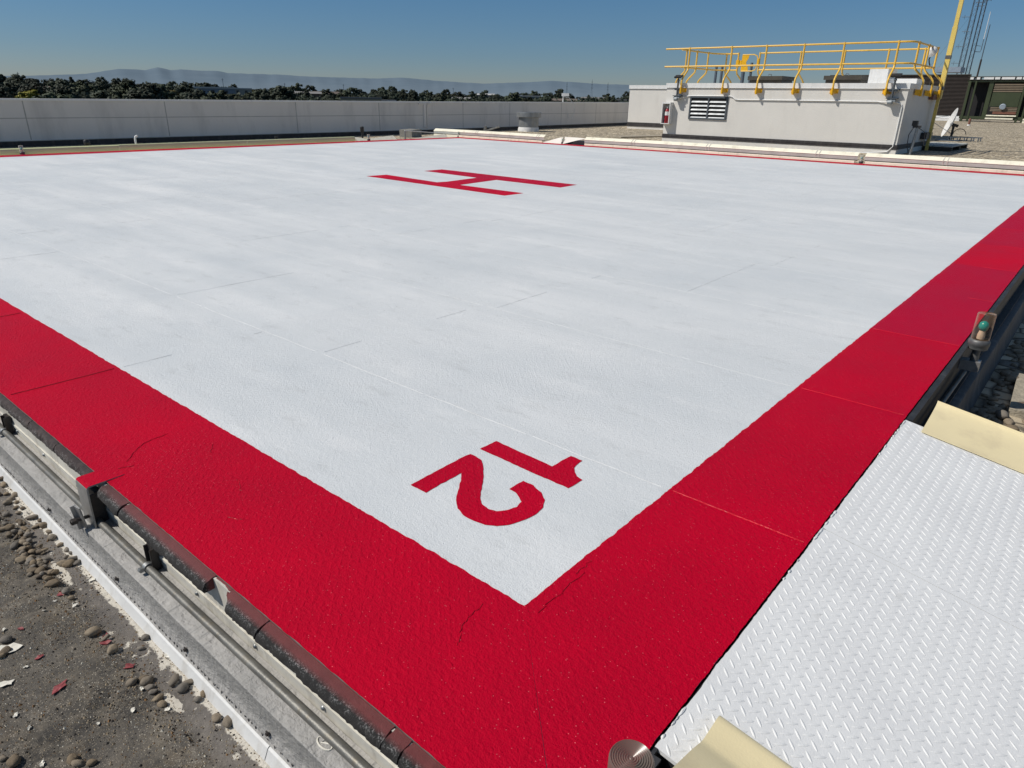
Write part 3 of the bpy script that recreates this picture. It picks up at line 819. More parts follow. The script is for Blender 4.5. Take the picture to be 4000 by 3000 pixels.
gutter(4.17, 11.62, (10.0, 7.79, 5.05), 'long cream gutter in front of the white penthouse')
gutter(-1.2, 4.02, (2.44,), 'rightmost cream gutter in front of the gravel')
def grey_plate(pts, label):
    b = MB(); n = len(pts)
    b.add([(W + .06 + .55 * p[1], p[0], p[1]) for p in pts] + [(W + .064 + .55 * p[1], p[0], p[1] - .003) for p in pts],
          [tuple(range(n)), tuple(range(n, 2 * n))[::-1]] + [(i, (i + 1) % n, n + (i + 1) % n, n + i) for i in range(n)])
    return tag(b.build('deflector_plate', M['greysheet2']), label, 'deflector', 'loose deflector plates')
M['greysheet2'] = plain('pale_grey_sheet', (.50, .49, .46), .5, .1, .08, 2, 0, 1, (.6, .55, .45))
grey_plate([(13.2, -.010), (12.63, .150), (12.46, .185), (12.45, -.005)], 'pale grey tilted plate left of the far right edge light')
grey_plate([(12.40, -.005), (12.40, .188), (11.95, .192), (11.62, .178), (11.95, .11)], 'pale grey tilted plate right of the far right edge light, dark gap below')
b = MB(); b.bounds(W + .12, W + .5, 11.5, 12.39, -.29, .10); tag(b.build('lower_box', M['black']), 'black block filling the gap under the tilted grey plate', 'box')  # black block fills the dark gap below the plate

# ------------------------------------------------------------------ parapet
PT = [(-30, 23.55), (5.56, 23.87), (21.86, 23.85), (29.2, 24.52), (41.8, 25.63), (62, 27.4)]
PZ = [.96, .985, 1.025, 1.055, 1.10, 1.13]
def pz(x):
    for i in range(len(PT) - 1):
        if x <= PT[i + 1][0]:
            t = (x - PT[i][0]) / (PT[i + 1][0] - PT[i][0]); return PT[i][1] + t * (PT[i + 1][1] - PT[i][1]), PZ[i] + t * (PZ[i + 1] - PZ[i])
    return PT[-1][1], PZ[-1]
pa = thing('parapet_wall', 'long grey panelled parapet wall with white coping along the roof edge', 'wall')
def wall_run(b, z0, z1, t0, t1, mi=0):
    """z0/z1: functions of x or numbers; t0..t1 thickness offset in +y"""
    st = [-30, -10, 0, 5.56, 12, 17, 21.86, 25, 29.2, 35, 41.8, 62]; o = len(b.v)
    for x in st:
        y, zt = pz(x); a = z0(zt) if callable(z0) else z0; c = z1(zt) if callable(z1) else z1
        b.v += [(x, y + t0, a), (x, y + t0, c), (x, y + t1, c), (x, y + t1, a)]
    for i in range(len(st) - 1):
        for k in range(4):
            k2 = (k + 1) % 4; b.f.append((o + 4 * i + k, o + 4 * i + k2, o + 4 * i + 4 + k2, o + 4 * i + 4 + k)); b.m.append(mi)
b = MB(); wall_run(b, -2, lambda z: z - .02, 0, .28)
wall_run(b, lambda z: .455, lambda z: .475, -.004, 0, 1)
for x in (-2.6, 1.9, 6.372, 10.38, 15.268, 19.243, 24.5, 28.31, 33.361, 37.4, 41.742, 46):
    y, zt = pz(x); b.bounds(x - .014, x + .014, y - .005, y + .01, -.12, zt - .06, 1)
b.build('wall_panels', [M['parapet'], M['joint']], pa)
b = MB(); wall_run(b, lambda z: z - .055, lambda z: z, -.03, .31); b.build('coping', M['coping'], pa)
b = MB(); wall_run(b, -.33, -.15, -.035, 0); b.build('base_flashing', M['blackflash'], pa)
b = MB(); wall_run(b, -.152, -.135, -.045, 0); b.build('flashing_trim', M['greysheet'], pa)
b = MB(); b.bounds(21.72, 21.86, 23.79, 23.85, -.05, .98); b.bounds(21.92, 21.98, 23.80, 23.855, -.05, .96); b.bounds(21.45, 22.25, 23.80, 23.85, .90, .96)
b.build('pilaster', M['parapet'], pa)

# camera on the parapet
t = thing('security_camera', 'white camera on a short post on the parapet with a hanging cable', 'camera', (33.7, 25.05, 1.05))
b = MB(); b.lathe([(.028, 0), (.028, .34)], (0, 0, 0), 10); b.box((0, 0, .01), (.16, .16, .02)); b.build('post', M['whitepaint'], t, 40)
b = MB(); b.box((.05, -.12, .41), (.17, .42, .16), rz=.5); b.build('camera_body', M['whitepaint'], t)
b = MB(); b.tube([(.02, -.05, .30), (.25, -.25, .26), (.6, -.34, -.1), (.75, -.34, -.5), (.45, -.34, -.80), (.15, -.33, -.82), (.02, -.33, -.55)], .016, 6); b.build('cable', M['whitepaint'], t, 60)

# ------------------------------------------------------------------ roof furniture in front of the parapet
t = thing('roof_exhaust_duct', 'galvanised round exhaust duct with wide cap on the gravel by the parapet', 'duct', (27.9, 22.83, ROOF))
b = MB(); b.lathe([(.50, .18), (.50, .72)], (0, 0, 0), 40); b.build('duct_body', M['ductm'], t, 40)
b = MB(); b.lathe([(.60, .66), (.62, .67), (.62, .89), (.60, .905), (.58, .90), (.58, .66)], (0, 0, 0), 40); b.build('cap', M['ductm'], t, 40)
b = MB(); b.lathe([(.535, -.02), (.53, .10), (.505, .20)], (0, 0, 0), 40); b.build('base_collar', M['whitepaint'], t, 40)
b = MB(); b.box((19.3, 22.0, -.16), (.85, .55, .30), rz=.35); tag(b.build('concrete_block', M['concrete']), 'low grey concrete block on the gravel behind the far left edge', 'block')
t = thing('timber_strut', 'two dark struts propped against the parapet base left of the duct', 'strut', (25, 22.9, ROOF))
b = MB(); b.box((0, -.15, .16), (.08, 1.15, .07), M=Matrix.Rotation(rad(-14), 3, 'X')); b.build('long_strut', M['galv'], t)
b = MB(); b.box((0.1, .33, .13), (.09, .10, .32), M=Matrix.Rotation(rad(16), 3, 'X')); b.build('short_strut', M['galv'], t)
t = thing('metal_bar', 'thin pale bar sloping behind the far corner of the deck', 'bar')
b = MB(); b.tube([(14.87, 17.3, .215), (17.05, 17.3, .055)], .012, 8); b.build('bar', M['whitepaint'], t, 40)
b = MB(); b.bounds(17.02, 17.12, 17.26, 17.34, -.30, .09); b.build('post', M['galv'], t)
b = MB(); b.bounds(14.86, 14.90, 17.28, 17.32, -.30, .20); b.build('post', M['galv'], t)
t = thing('vent_stub', 'short black vent stub behind the tan deflector strip', 'vent', (5.5, 17.2, ROOF))
b = MB(); b.lathe([(.035, 0), (.035, .48)], (0, 0, 0), 12); b.lathe([(.06, .42), (.065, .44), (.065, .50), (.05, .52)], (0, 0, 0), 14); b.build('pipe', M['black'], t, 40)
t = thing('vent_stub', 'black capped vent stub behind the bow-tie cream plate', 'vent', (13.3, 17.45, ROOF))
b = MB(); b.lathe([(.03, 0), (.03, .56)], (0, 0, 0), 12); b.lathe([(.05, .50), (.06, .52), (.06, .64), (.04, .66)], (0, 0, 0), 14); b.build('pipe', M['black'], t, 40)
t = thing('vent_stub', 'thin pale bent pipe behind the tan deflector strip', 'vent', (6.5, 17.1, ROOF))
b = MB(); b.tube([(0, 0, 0), (0, 0, .52), (.015, 0, .56), (.06, 0, .58)], .022, 10); b.build('pipe', M['whitepaint'], t, 50)
t = thing('vent_stub', 'small dark pipe end behind the tan strip left of the cream plates', 'vent', (10.2, 17.2, ROOF))
b = MB(); b.lathe([(.03, 0), (.03, .42), (.04, .43), (.04, .47)], (0, 0, 0), 12); b.build('pipe', M['black'], t, 40)

# ------------------------------------------------------------------ penthouse
PX0, PX1, PY0, PY1, PTOP = 25.8, 30.3, 5.46, 14.11, 1.875
ph = thing('penthouse', 'long white stucco rooftop penthouse with louvered vent behind the helipad', 'building')
b = MB(); b.bounds(PX0, PX1, PY0, PY1, -.4, PTOP - .05); b.build('wall', M['wallw'], ph)
b = MB(); b.bounds(PX0 - .035, PX1 + .03, PY0 - .03, PY1 + .03, 1.722, PTOP); b.bounds(PX0 - .045, PX0, PY0 - .035, PY1 + .035, 1.708, 1.722); b.build('coping', M['whitepaint'], ph)
b = MB(); b.bounds(PX0 - .02, PX1, PY0 - .018, PY1 + .01, -.34, -.145); b.build('base_board', M['wallw'], ph)
b = MB(); b.bounds(PX0 - .035, PX1, PY0 - .03, PY1 + .012, -.143, .005); b.bounds(PX0 - .045, PX1, PY0 - .04, PY1 + .012, -.075, -.055); b.build('base_flashing', M['blackflash'], ph)
# vent
vy0, vy1, vz0, vz1 = 11.50, 13.05, .585, 1.41
vb = MB(); fx = PX0 - .045
for (a, c, e, f_) in ((vy0, vy1, vz0, vz0 + .06), (vy0, vy1, vz1 - .06, vz1)): vb.bounds(fx, PX0 + .01, a, c, e, f_)
for yy in (vy0, 12.24, vy1 - .06): vb.bounds(fx + .002, PX0 + .01, yy, yy + .06, vz0 + .06, vz1 - .06)
vf = vb.build('vent_frame', M['ventframe'], ph)
vb = MB(); vb.bounds(PX0 - .006, PX0 - .002, vy0 + .05, vy1 - .05, vz0 + .05, vz1 - .05); vb.build('vent_backing', M['dark'], vf)
vb = MB()
for k in range(5):
    z = vz0 + .085 + k * .142
    for (a, c) in ((vy0 + .062, 12.238), (12.302, vy1 - .062)):
        vb.add([(fx + .004, a, z - .045), (fx + .004, c, z - .045), (PX0 - .008, c, z + .010), (PX0 - .008, a, z + .010),
                (fx + .008, a, z - .049), (fx + .008, c, z - .049), (PX0 - .008, c, z + .005), (PX0 - .008, a, z + .005)],
               [(0, 1, 2, 3), (7, 6, 5, 4), (0, 4, 5, 1), (2, 6, 7, 3), (0, 3, 7, 4), (1, 5, 6, 2)])
vb.build('vent_slats', M['slat'], vf)
# conduit on the wall
vb = MB(); X = PX0 - .028
vb.tube([(X - .08, 13.50, 1.33), (X, 13.35, 1.36), (X, 13.20, 1.405), (X, 13.05, 1.425), (X, 11.44, 1.432), (X, 11.33, 1.405), (X, 11.22, 1.32), (X, 11.10, 1.310), (X, 8.2, 1.318), (X, 6.3, 1.318), (X, 6.18, 1.30), (X - .06, 5.98, 1.31)], .020, 8)
vb.tube([(X - .06, 5.82, 1.31), (X, 5.66, 1.285), (X, 5.57, 1.25), (X, 5.545, 1.17), (X, 5.545, .88), (X, 5.545, .2), (X, 5.56, -.05), (X - .02, 5.7, -.22), (X - .05, 6.3, -.285), (X - .1, 7.0, -.295)], .018, 8)
vb.build('wall_conduit', M['whitepaint'], ph, 60)
# boxes on the shaded side wall
vb = MB(); vb.bounds(28.85, 30.0, 5.30, 5.44, 1.42, 1.585); vb.build('sign_box', M['redbrown'], ph)
vb = MB(); vb.bounds(28.95, 29.95, 5.26, 5.44, .10, .32); vb.build('meter_box', M['black'], ph)
# taller wall panel and lower annex
an = thing('roof_annex', 'lower plain white annex left behind the penthouse', 'building')
b = MB(); b.bounds(36.5, 44, 8, 22.37, -.4, 2.0); b.build('wall', M['wallw'], an)
b = MB(); b.bounds(36.46, 44, 8, 22.41, 1.86, 2.03); b.bounds(36.445, 44, 8, 22.42, 1.845, 1.86); b.build('coping', M['whitepaint'], an)
b = MB(); b.bounds(36.47, 44, 8, 22.38, -.16, .05); b.build('base_flashing', M['blackflash'], an)
b = MB(); b.box((31, 15.8, -.27), (9.0, .8, .05), rz=-.25); tag(b.build('walkway_slab', M['slab']), 'flat tan walkway strip across the gravel left of the penthouse', 'walkway')

# fire extinguisher and cabinet
CX = PX0 - .24
cb = thing('extinguisher_cabinet', 'open white metal cabinet on the left end of the penthouse wall', 'cabinet')
b = MB(); y0, y1, z0, z1 = 13.765, 14.125, .375, 1.175
b.bounds(CX, PX0, y0, y0 + .028, z0, z1); b.bounds(CX, PX0, y1 - .028, y1, z0, z1); b.bounds(CX + .002, PX0, y0 + .028, y1 - .028, z1 - .05, z1 - .002); b.bounds(CX + .002, PX0, y0 + .028, y1 - .028, z0 + .002, z0 + .03)
b.build('cabinet_shell', M['whitepaint'], cb)
b = MB(); b.bounds(PX0 - .02, PX0 - .006, y0 + .028, y1 - .028, z0 + .03, z1 - .05); b.build('back_panel', M['greysheet'], cb)
ex = thing('fire_extinguisher', 'red fire extinguisher hanging in the open white cabinet', 'extinguisher', (PX0 - .135, 13.93, z0 + .032))
b = MB(); b.lathe([(.075, 0), (.082, .01), (.082, .44), (.07, .49), (.03, .53), (.03, .55)], (0, 0, 0), 20); b.build('cylinder', M['extred'], ex, 40)
b = MB(); b.lathe([(.0835, .29), (.0835, .43)], (0, 0, 0), 20); b.build('label_band', M['whitepaint'], ex, 40)
b = MB(); b.box((-.01, -.01, .585), (.05, .05, .07)); b.box((-.02, -.05, .62), (.025, .15, .022), M=Matrix.Rotation(rad(-18), 3, 'X')); b.build('handle', M['grate'], ex)
b = MB(); b.tube([(-.01, .03, .58), (-.04, .09, .55), (-.05, .105, .4), (-.05, .10, .25)], .012, 8); b.build('hose', M['black'], ex, 60)

# guardrail
gr = thing('guardrail', 'yellow pipe guardrail with curved posts around the penthouse roof', 'railing')
RAILX = PX0 + .16
RH, MH = 3.095, 2.47
def post(base, inward, top=RH, z0=1.60, bracket=True, wallp=None, m='yellowrail'):
    bx, by = base; ix, iy = inward
    pts = [(bx, by, z0)] + [(bx + ix * f_, by + iy * f_, z) for (f_, z) in ((0, 1.93), (.06, 2.0), (.25, 2.09), (.70, 2.24), (.92, 2.32), (1, 2.42), (1, 2.7), (1, top + .04))]
    b = MB(); b.tube(pts, .033, 10)
    for z in (MH, RH): b.lathe([(.038, -.04), (.038, .04)], (bx + ix, by + iy, z), 10)
    o = b.build('post', M[m], gr, 50)
    if bracket:
        b = MB(); nx, ny = wallp
        dx, dy = bx - nx, by - ny
        sx = .20 if abs(dx) > abs(dy) else .13; sy = .13 if abs(dx) > abs(dy) else .20
        b.lathe([(.042, 1.50), (.042, 1.73)], (bx, by, 0), 12)
        if abs(dx) > abs(dy):
            b.add([(bx, by - .02, 1.70), (bx, by + .02, 1.70), (bx, by + .02, 1.54), (bx, by - .02, 1.54), (nx, by - .10, 1.68), (nx, by + .10, 1.68), (nx, by + .10, 1.56), (nx, by - .10, 1.56)],
                  [(0, 1, 2, 3), (7, 6, 5, 4), (0, 4, 5, 1), (2, 6, 7, 3), (0, 3, 7, 4), (1, 5, 6, 2)])
            b.bounds(nx - .012, nx - .001, by - .14, by + .14, 1.55, 1.69)
        else:
            s_ = 1 if by > ny else -1
            b.add([(bx - .02, by, 1.70), (bx + .02, by, 1.70), (bx + .02, by, 1.50), (bx - .02, by, 1.50), (bx - .12, ny + .012 * s_, 1.70), (bx + .12, ny + .012 * s_, 1.70), (bx + .12, ny + .012 * s_, 1.54), (bx - .12, ny + .012 * s_, 1.54)],
                  [(0, 1, 2, 3), (7, 6, 5, 4), (0, 4, 5, 1), (2, 6, 7, 3), (0, 3, 7, 4), (1, 5, 6, 2)])
        b.build('post_bracket', M['yelbr'], o, 40)
    return o
M['yellowrail'] = plain('rail_yellow_paint', (.82, .50, .075), .35, 0, .10, 4)
FP = [13.40, 11.70, 10.39, 9.06, 7.745, 6.08]
for y in FP: post((PX0 - .20, y), (.42, 0), wallp=(PX0, y))
RX_ = PX0 + .22
SPY = PY0 - .20
for x in (26.62, 28.05, 29.45): post((x, SPY), (0, .36), wallp=(x, PY0 - .03))
SLY = PY1 + .20
for x in (26.85, 27.74, 28.75): post((x, SLY), (0, -.36), wallp=(x, PY1 + .03))
BXr = 29.68
for y in (13.56, 13.04, 12.12, 10.45, 8.79, 7.25, 6.05): post((PX1 + .16, y), (BXr - PX1 - .16, 0), wallp=(PX1 + .03, y))
for nm, z in (('top_rail', RH), ('mid_rail', MH)):
    b = MB(); cy = SPY + .36; ly = SLY - .36
    b.tube([(RX_, 14.42, z), (RX_, 10, z), (RX_, 6.0, z), (RX_ + .02, cy + .16, z), (RX_ + .10, cy + .04, z), (RX_ + .3, cy, z), (28, cy, z), (BXr - .1, cy, z), (BXr - .02, cy + .04, z), (BXr, cy + .2, z), (BXr, 9, z), (BXr, 12.12, z)], .030, 10)
    b.tube([(RX_ + .45, ly + .01, z), (28.4, ly, z), (29.2, ly - .02, z), (BXr - .05, 13.62, z), (BXr, 13.5, z), (BXr, 13.04, z)], .030, 10)
    b.build(nm, M['yellowrail'], gr, 60)
# swing gate in the back run
b = MB(); b.tube([(BXr, 12.86, 3.05), (BXr, 12.38, 3.05), (BXr, 12.24, 3.0), (BXr, 12.19, 2.88), (BXr, 12.19, 2.62), (BXr, 12.24, 2.48), (BXr, 12.38, 2.43), (BXr, 12.86, 2.43)], .022, 8)
g = b.build('gate_frame', M['yellowrail'], gr, 60)
b = MB(); gp = [(12.87, 2.43), (12.87, 3.03), (12.57, 3.03), (12.60, 2.90), (12.67, 2.80), (12.67, 2.72), (12.60, 2.62), (12.57, 2.52), (12.56, 2.43)]; n = len(gp)
b.add([(BXr - .012, y, z) for y, z in gp] + [(BXr + .012, y, z) for y, z in gp], [tuple(range(n)), tuple(range(n, 2 * n))[::-1]] + [(i, (i + 1) % n, n + (i + 1) % n, n + i) for i in range(n)])
b.bounds(BXr - .02, BXr + .02, 12.87, 13.02, 2.62, 2.84); b.bounds(BXr - .05, BXr + .05, 12.98, 13.10, 2.58, 2.86)
b.build('gate_panel', M['yelbr'], g)
b = MB(); b.bounds(BXr - .05, BXr + .05, 12.12, 12.20, 2.62, 2.90); b.build('gate_latch', M['yelbr'], g)

# floodlights on the wall
def floodlight(label, y):
    t = thing('floodlight', label, 'light', (PX0 - .17, y, 1.32), group='wall floodlights')
    b = MB(); b.lathe([(.034, .05), (.034, .62), (.05, .63), (.05, .66), (.02, .70), (.018, .74)], (0, 0, 0), 12); b.build('pole', M['ventframe'], t, 40)
    b = MB(); Mt = Matrix.Rotation(rad(-22), 3, 'Y'); b.box((0, 0, .79), (.20, .30, .035), M=Mt); b.box((-.04, 0, .755), (.10, .26, .04), M=Mt); b.build('head', M['black'], t)
    for z in (.10, .36):
        b = MB(); b.box((.07, 0, z), (.20, .34, .028)); b.box((.03, 0, z - .035), (.08, .24, .05)); b.build('wall_bracket', M['ventframe'], t)
    b = MB(); b.lathe([(.02, -.10), (.065, -.09), (.075, -.02), (.075, .04), (.05, .06)], (-.02, 0, -.02), 14, M=Matrix.Rotation(rad(90), 3, 'X')); b.box((0, 0, .03), (.10, .26, .05)); b.build('lower_box', M['slat'], t, 40)
    return t
floodlight('dark wall floodlight on a post above the fire extinguisher cabinet', 13.56)
floodlight('dark wall floodlight on a post near the right corner of the penthouse', 5.87)

# roof hatches and units
def hatch(y0, y1, label):
    t = thing('roof_hatch', label, 'hatch', (28, (y0 + y1) / 2, PTOP), group='bronze roof hatches'); w = (y1 - y0)
    b = MB(); b.box((.6, 0, .05), (1.1, w * .93, .22)); b.build('curb', M['brown'], t)
    b = MB(); b.box((.6, 0, .235), (1.35, w, .14)); b.build('lid', M['brown'], t)
    b = MB(); b.tube([(.3, -.1, .30), (.3, -.1, .37), (.3, -.02, .385), (.3, .02, .35)], .014, 6); b.build('handle', M['galv'], t, 50)
hatch(10.40, 11.77, 'dark bronze roof hatch under the swing gate side of the railing')
hatch(7.55, 8.86, 'dark bronze roof hatch nearer the right end of the penthouse')
for (y, z1, lab) in ((14.62, 2.74, 'left of two thin dark vent pipes above the penthouse'), (14.36, 2.74, 'right of two thin dark vent pipes above the penthouse'),
                     (12.78, 2.50, 'thick dark vent pipe under the yellow gate panel'), (12.45, 2.85, 'thin dark vent pipe behind the yellow gate panel')):
    b = MB(); r_ = .055 if 'thick' not in lab else .075; b.lathe([(r_, 0), (r_, z1 - 1.9), (r_ * .8, z1 - 1.9)], (0, 0, 0), 12)
    tag(b.build('vent_pipe', M['mastm'], smooth=40, loc=(29.75 if y < 14 else 29.75, y if y < 14 else y - .62, 1.8)), lab, 'pipe', 'vent pipes above the penthouse')
t = thing('air_handling_unit', 'white box unit on the right end of the penthouse roof', 'unit', (28, 6.9, 1.9))
b = MB(); b.bounds(0, 1.2, -.18, .43, -.03, .49); b.build('casing', M['whitepaint'], t)
b = MB(); b.bounds(.2, 1.4, -1.1, -.2, -.03, .18); b.build('lower_casing', M['whitepaint'], t)
t = thing('spotlight', 'white round spotlight hung on the right end of the guardrail', 'light', (28.5, 5.60, 2.92))
b = MB(); b.lathe([(.02, -.16), (.12, -.14), (.15, -.02), (.15, .12), (.13, .14)], (0, 0, 0), 18, M=Matrix.Rotation(rad(70), 3, 'Y')); b.build('housing', M['whitepaint'], t, 40)
b = MB(); b.tube([(0, 0, -.1), (.02, .04, -.22), (-.02, .0, -.34), (.02, -.03, -.42)], .02, 6); b.build('cable', M['black'], t, 50)
# yellow mast
t = thing('windsock_mast', 'tall pale yellow square mast at the right end of the penthouse', 'mast', (29.55, 5.26, -.3))
b = MB(); b.bounds(-.05, .05, -.04, .06, 0, 1.75); b.bounds(-.075, .075, -.075, .075, 1.75, 4.05); b.build('lower_section', M['yellowpale'], t)
b = MB(); b.bounds(-.062, .062, -.062, .062, 4.05, 10.5); b.build('upper_section', M['yellowpale'], t)
for z in (2.05, 3.05):
    b = MB(); b.bounds(-.085, .085, -.085, .085, z, z + .11); b.build('wrap_band', M['castgrey'], t)

# stand by the right corner
t = thing('pipe_stand', 'leaning grey pipe stand with black camera at the penthouse right corner', 'stand', (26.2, 5.10, ROOF))
b = MB(); b.tube([(0, 0, 0), (.05, -.02, .42), (.08, -.04, .84)], .045, 10); b.lathe([(.06, .10), (.06, .18)], (.02, 0, 0), 10); b.build('pole', M['galv'], t, 40)
b = MB(); b.box((.08, .05, .98), (.16, .16, .16)); b.box((.08, -.02, .88), (.10, .24, .07)); b.build('camera_head', M['black'], t)
b = MB(); b.tube([(.08, .05, .9), (.03, .16, .62), (.02, .14, .3), (.0, .05, .05)], .012, 6); b.tube([(.08, -.05, .86), (.1, -.3, .70), (.1, -.33, .3)], .012, 6); b.build('cable', M['black'], t, 50)
t = thing('low_platform', 'low grey plank platform on the gravel right of the penthouse', 'platform', (31.2, 5.1, ROOF))
b = MB()
for k in range(4): b.bounds(-1.6, 1.6, -.62 + k * .32, -.34 + k * .32, .14, .18)
b.build('planks', M['greysheet'], t)
b = MB()
for x in (-1.5, 0, 1.5): b.bounds(x - .06, x + .06, -.62, .62, 0, .14)
b.build('sleepers', M['brown'], t)

# satellite dish
t = thing('satellite_dish', 'large white satellite dish seen edge-on standing on the gravel', 'dish', (39.3, 6.2, ROOF))
dishM = Matrix.Rotation(rad(-40), 3, 'Z') @ Matrix.Rotation(rad(54), 3, 'Y')
b = MB(); prof = [(0, -.20), (.25, -.187), (.5, -.145), (.7, -.08), (.84, -.01), (.86, .0), (.84, .012), (.7, -.055), (.5, -.118), (.25, -.16), (0, -.173)]
# seen from its rim: axis mostly across the view
ax = Vector((.69, -.69, .30)).normalized(); up = Vector((.20, -.20, .0)); 
q = Vector((0, 0, 1)).rotation_difference(Vector((-.30, .905, .29)).normalized()).to_matrix()
prof = [(r_ * .79, z_ * .7) for r_, z_ in prof]
b.lathe(prof, (.1, .23, .80), 40, M=q); b.build('reflector', M['whitepaint'], t, 40)
b = MB(); b.tube([(0, .0, 0), (.0, .0, .62), (0, .06, .70)], .055, 10); b.box((0, -.02, .70), (.14, .34, .12), M=Matrix.Rotation(rad(16), 3, 'X')); b.build('mount_post', M['black'], t, 40)
b = MB(); b.tube([(-.3, .75, .50), (-.75, 1.0, .95), (0, 0, .3)], .015, 6); b.tube([(-.75, 1.0, .95), (.1, .3, 1.1)], .012, 6); b.build('feed_arm', M['galv'], t, 40)
b = MB(); b.bounds(-.5, .5, -.42, .55, 0, .035); b.bounds(-.35, -.3, -1.25, 0, .16, .19); b.bounds(.3, .35, -1.25, 0, .16, .19)
for k in range(5):
    yy = -1.2 + k * .28; b.bounds(-.36, -.32, yy, yy + .04, 0, .17); b.bounds(.31, .35, yy, yy + .04, 0, .17)
b.build('ballast_frame', M['mastm'], t)
b = MB(); b.tube([(0, -.05 - .26 * (1 - math.cos(a)), .30 + .24 * math.sin(a)) for a in [rad(x) for x in range(0, 181, 15)]], .016, 6); b.build('cable_loop', M['black'], t, 60)
b = MB(); b.lathe([(.12, 0), (.12, .12)], (0, 0, 0), 12); b.lathe([(.09, .12), (.09, .55), (.06, .60)], (0, 0, 0), 12, mi=1)
tag(b.build('marker_post', [M['whitepaint'], M['redbrown']], smooth=40, loc=(71.8, 10.5, ROOF)), 'short red-brown marker post with white foot on the gravel', 'post')

# ------------------------------------------------------------------ equipment screen and cooling tower far right
t = thing('louvered_screen', 'tall dark brown louvered equipment screen behind the penthouse', 'screen', (94, 17.6, ROOF))
b = MB(); b.bounds(0.08, .3, -2.75, 12, .52, 4.7); b.build('backing', M['dark'], t)
b = MB()
for k in range(30):
    z = .60 + k * .138
    b.add([(-.02, -2.75, z), (-.02, 12, z), (.10, 12, z + .10), (.10, -2.75, z + .10), (-.02, -2.75, z - .015), (-.02, 12, z - .015)], [(0, 1, 2, 3), (0, 4, 5, 1)])
b.build('louvers', M['louvers'], t)
b = MB()
for y in (-2.78, 1.0, 4.8, 8.6): b.bounds(-.08, .06, y - .06, y + .06, .5, 4.72)
b.bounds(-.06, .1, -2.8, 12, 4.66, 4.76); b.build('frame', M['brown'], t)
b = MB(); b.bounds(-.1, .3, -2.75, 12, .24, .50); b.bounds(-.35, .3, -2.75, 12, -.1, .20); b.build('base_curb', M['whitepaint'], t)
b = MB(); b.bounds(.5, 3, -.9, 1.5, 4.7, 5.25); tag(b.build('rooftop_unit', M['bluew'], loc=(94.5, 17.0, 0)).copy() and bpy.data.objects['rooftop_unit'], 'pale box unit behind the top of the louvered screen', 'unit')
t = thing('cooling_tower', 'olive green steel cooling tower with shaded open bay right of the screen', 'cooling tower', (93, 12, ROOF))
b = MB(); b.bounds(1.2, 1.4, -4.8, 2.8, .2, 4.2); b.build('back_wall', M['dark'], t)
b = MB()
for (y, w_) in ((2.55, .22), (1.98, .16), (-2.45, .20), (-2.95, .18)): b.bounds(-.15, .1, y - w_ / 2, y + w_ / 2, 0, 4.1)
b.bounds(-.1, .15, -4.8, 2.8, .28, .56); b.bounds(-.1, .1, -4.8, 2.8, 3.95, 4.12); b.bounds(.0, .2, .35, .75, .5, 4.1); b.build('frame', M['green'], t)
b = MB(); b.bounds(-.02, .4, -2.3, .25, 1.55, 2.95); b.build('casing', M['green'], t)
b = MB()
for k in range(5): b.bounds(-.04 + .01 * k, .1, -4.6, .25, 3.0 + k * .17, 3.09 + k * .17)
for k in range(3): b.bounds(-.03, .1, -2.3, .1, 1.10 + k * .15, 1.18 + k * .15)
b.build('louvers', M['tanlouver'], t)
b = MB(); b.bounds(-.06, .2, -2.3, -.2, .82, 1.06); b.build('lower_panel', M['redbrown'], t)
b = MB(); b.bounds(-.3, .0, -2.4, .3, .60, .72); b.bounds(-.5, -.2, -2.2, .3, .30, .44); b.bounds(-.6, -.3, -4.8, -3.1, -.05, .18); b.bounds(-.6, -.3, -4.8, -3.1, .26, .42); b.build('pipe_run', M['creamfar'], t)
b = MB(); b.bounds(-.2, 1.2, -4.8, 2.85, 4.14, 4.2)
for (a, c) in ((2.3, 2.6), (1.7, 2.0), (.45, 1.35), (-.1, .35), (-1.4, -.25), (-2.0, -1.55), (-2.5, -2.1), (-4.8, -2.9)): b.bounds(-.25, 1.0, a, c, 4.2, 4.42, 1)
b.bounds(-.2, 1.2, -4.8, 2.85, 4.42, 4.50); b.build('top_deck', [M['brown'], M['whitepaint']], t)
b = MB(); b.lathe([(.24, -.06), (.30, 0), (.24, .06)], (-.25, -1.0, 1.55), 24, M=Matrix.Rotation(rad(80), 3, 'Y')); b.build('fan_cover', M['bluew'], t, 40)

# masts and whip antennas
def lattice(t, x, y, z0, z1, w, legs=4):
    b = MB(); cs = [(-w, -w), (w, -w), (w, w), (-w, w)]
    for (a, c) in cs: b.tube([(x + a, y + c, z0), (x + a, y + c, z1)], .034, 6)
    z = z0; k = 0; st = .65
    while z < z1 - .1:
        z2 = min(z1, z + st)
        for i in range(4):
            p, q_ = cs[i], cs[(i + 1) % 4]
            if k % 2: p, q_ = q_, p
            b.tube([(x + p[0], y + p[1], z), (x + q_[0], y + q_[1], z2)], .014, 4, caps=False)
        z = z2; k += 1
    return b
t = thing('antenna_mast', 'left grey lattice antenna mast with small side aerials', 'mast', (110, 18.75, 0), group='lattice antenna masts')
lattice(t, 0, 0, -.3, 17, .26).build('lattice', M['mastm'], t)
b = MB()
for (z, y0, y1) in ((11.55, .3, 1.2), (8.2, .1, 1.1), (6.3, .2, 1.2), (9.9, .0, .8)): b.tube([(0, y0, z), (0, y1, z + .02)], .03, 5); b.tube([(0, y1 - .3, z - .25), (0, y1 - .3, z + .25)], .02, 5)
b.build('side_aerials', M['mastm'], t)
b = MB(); b.tube([(-.02, .1, 9.7), (-2, 6, -.3)], .010, 4); b.tube([(0, .1, 12), (4, 8, -.3)], .010, 4); b.build('guy_wire', M['mastm'], t)
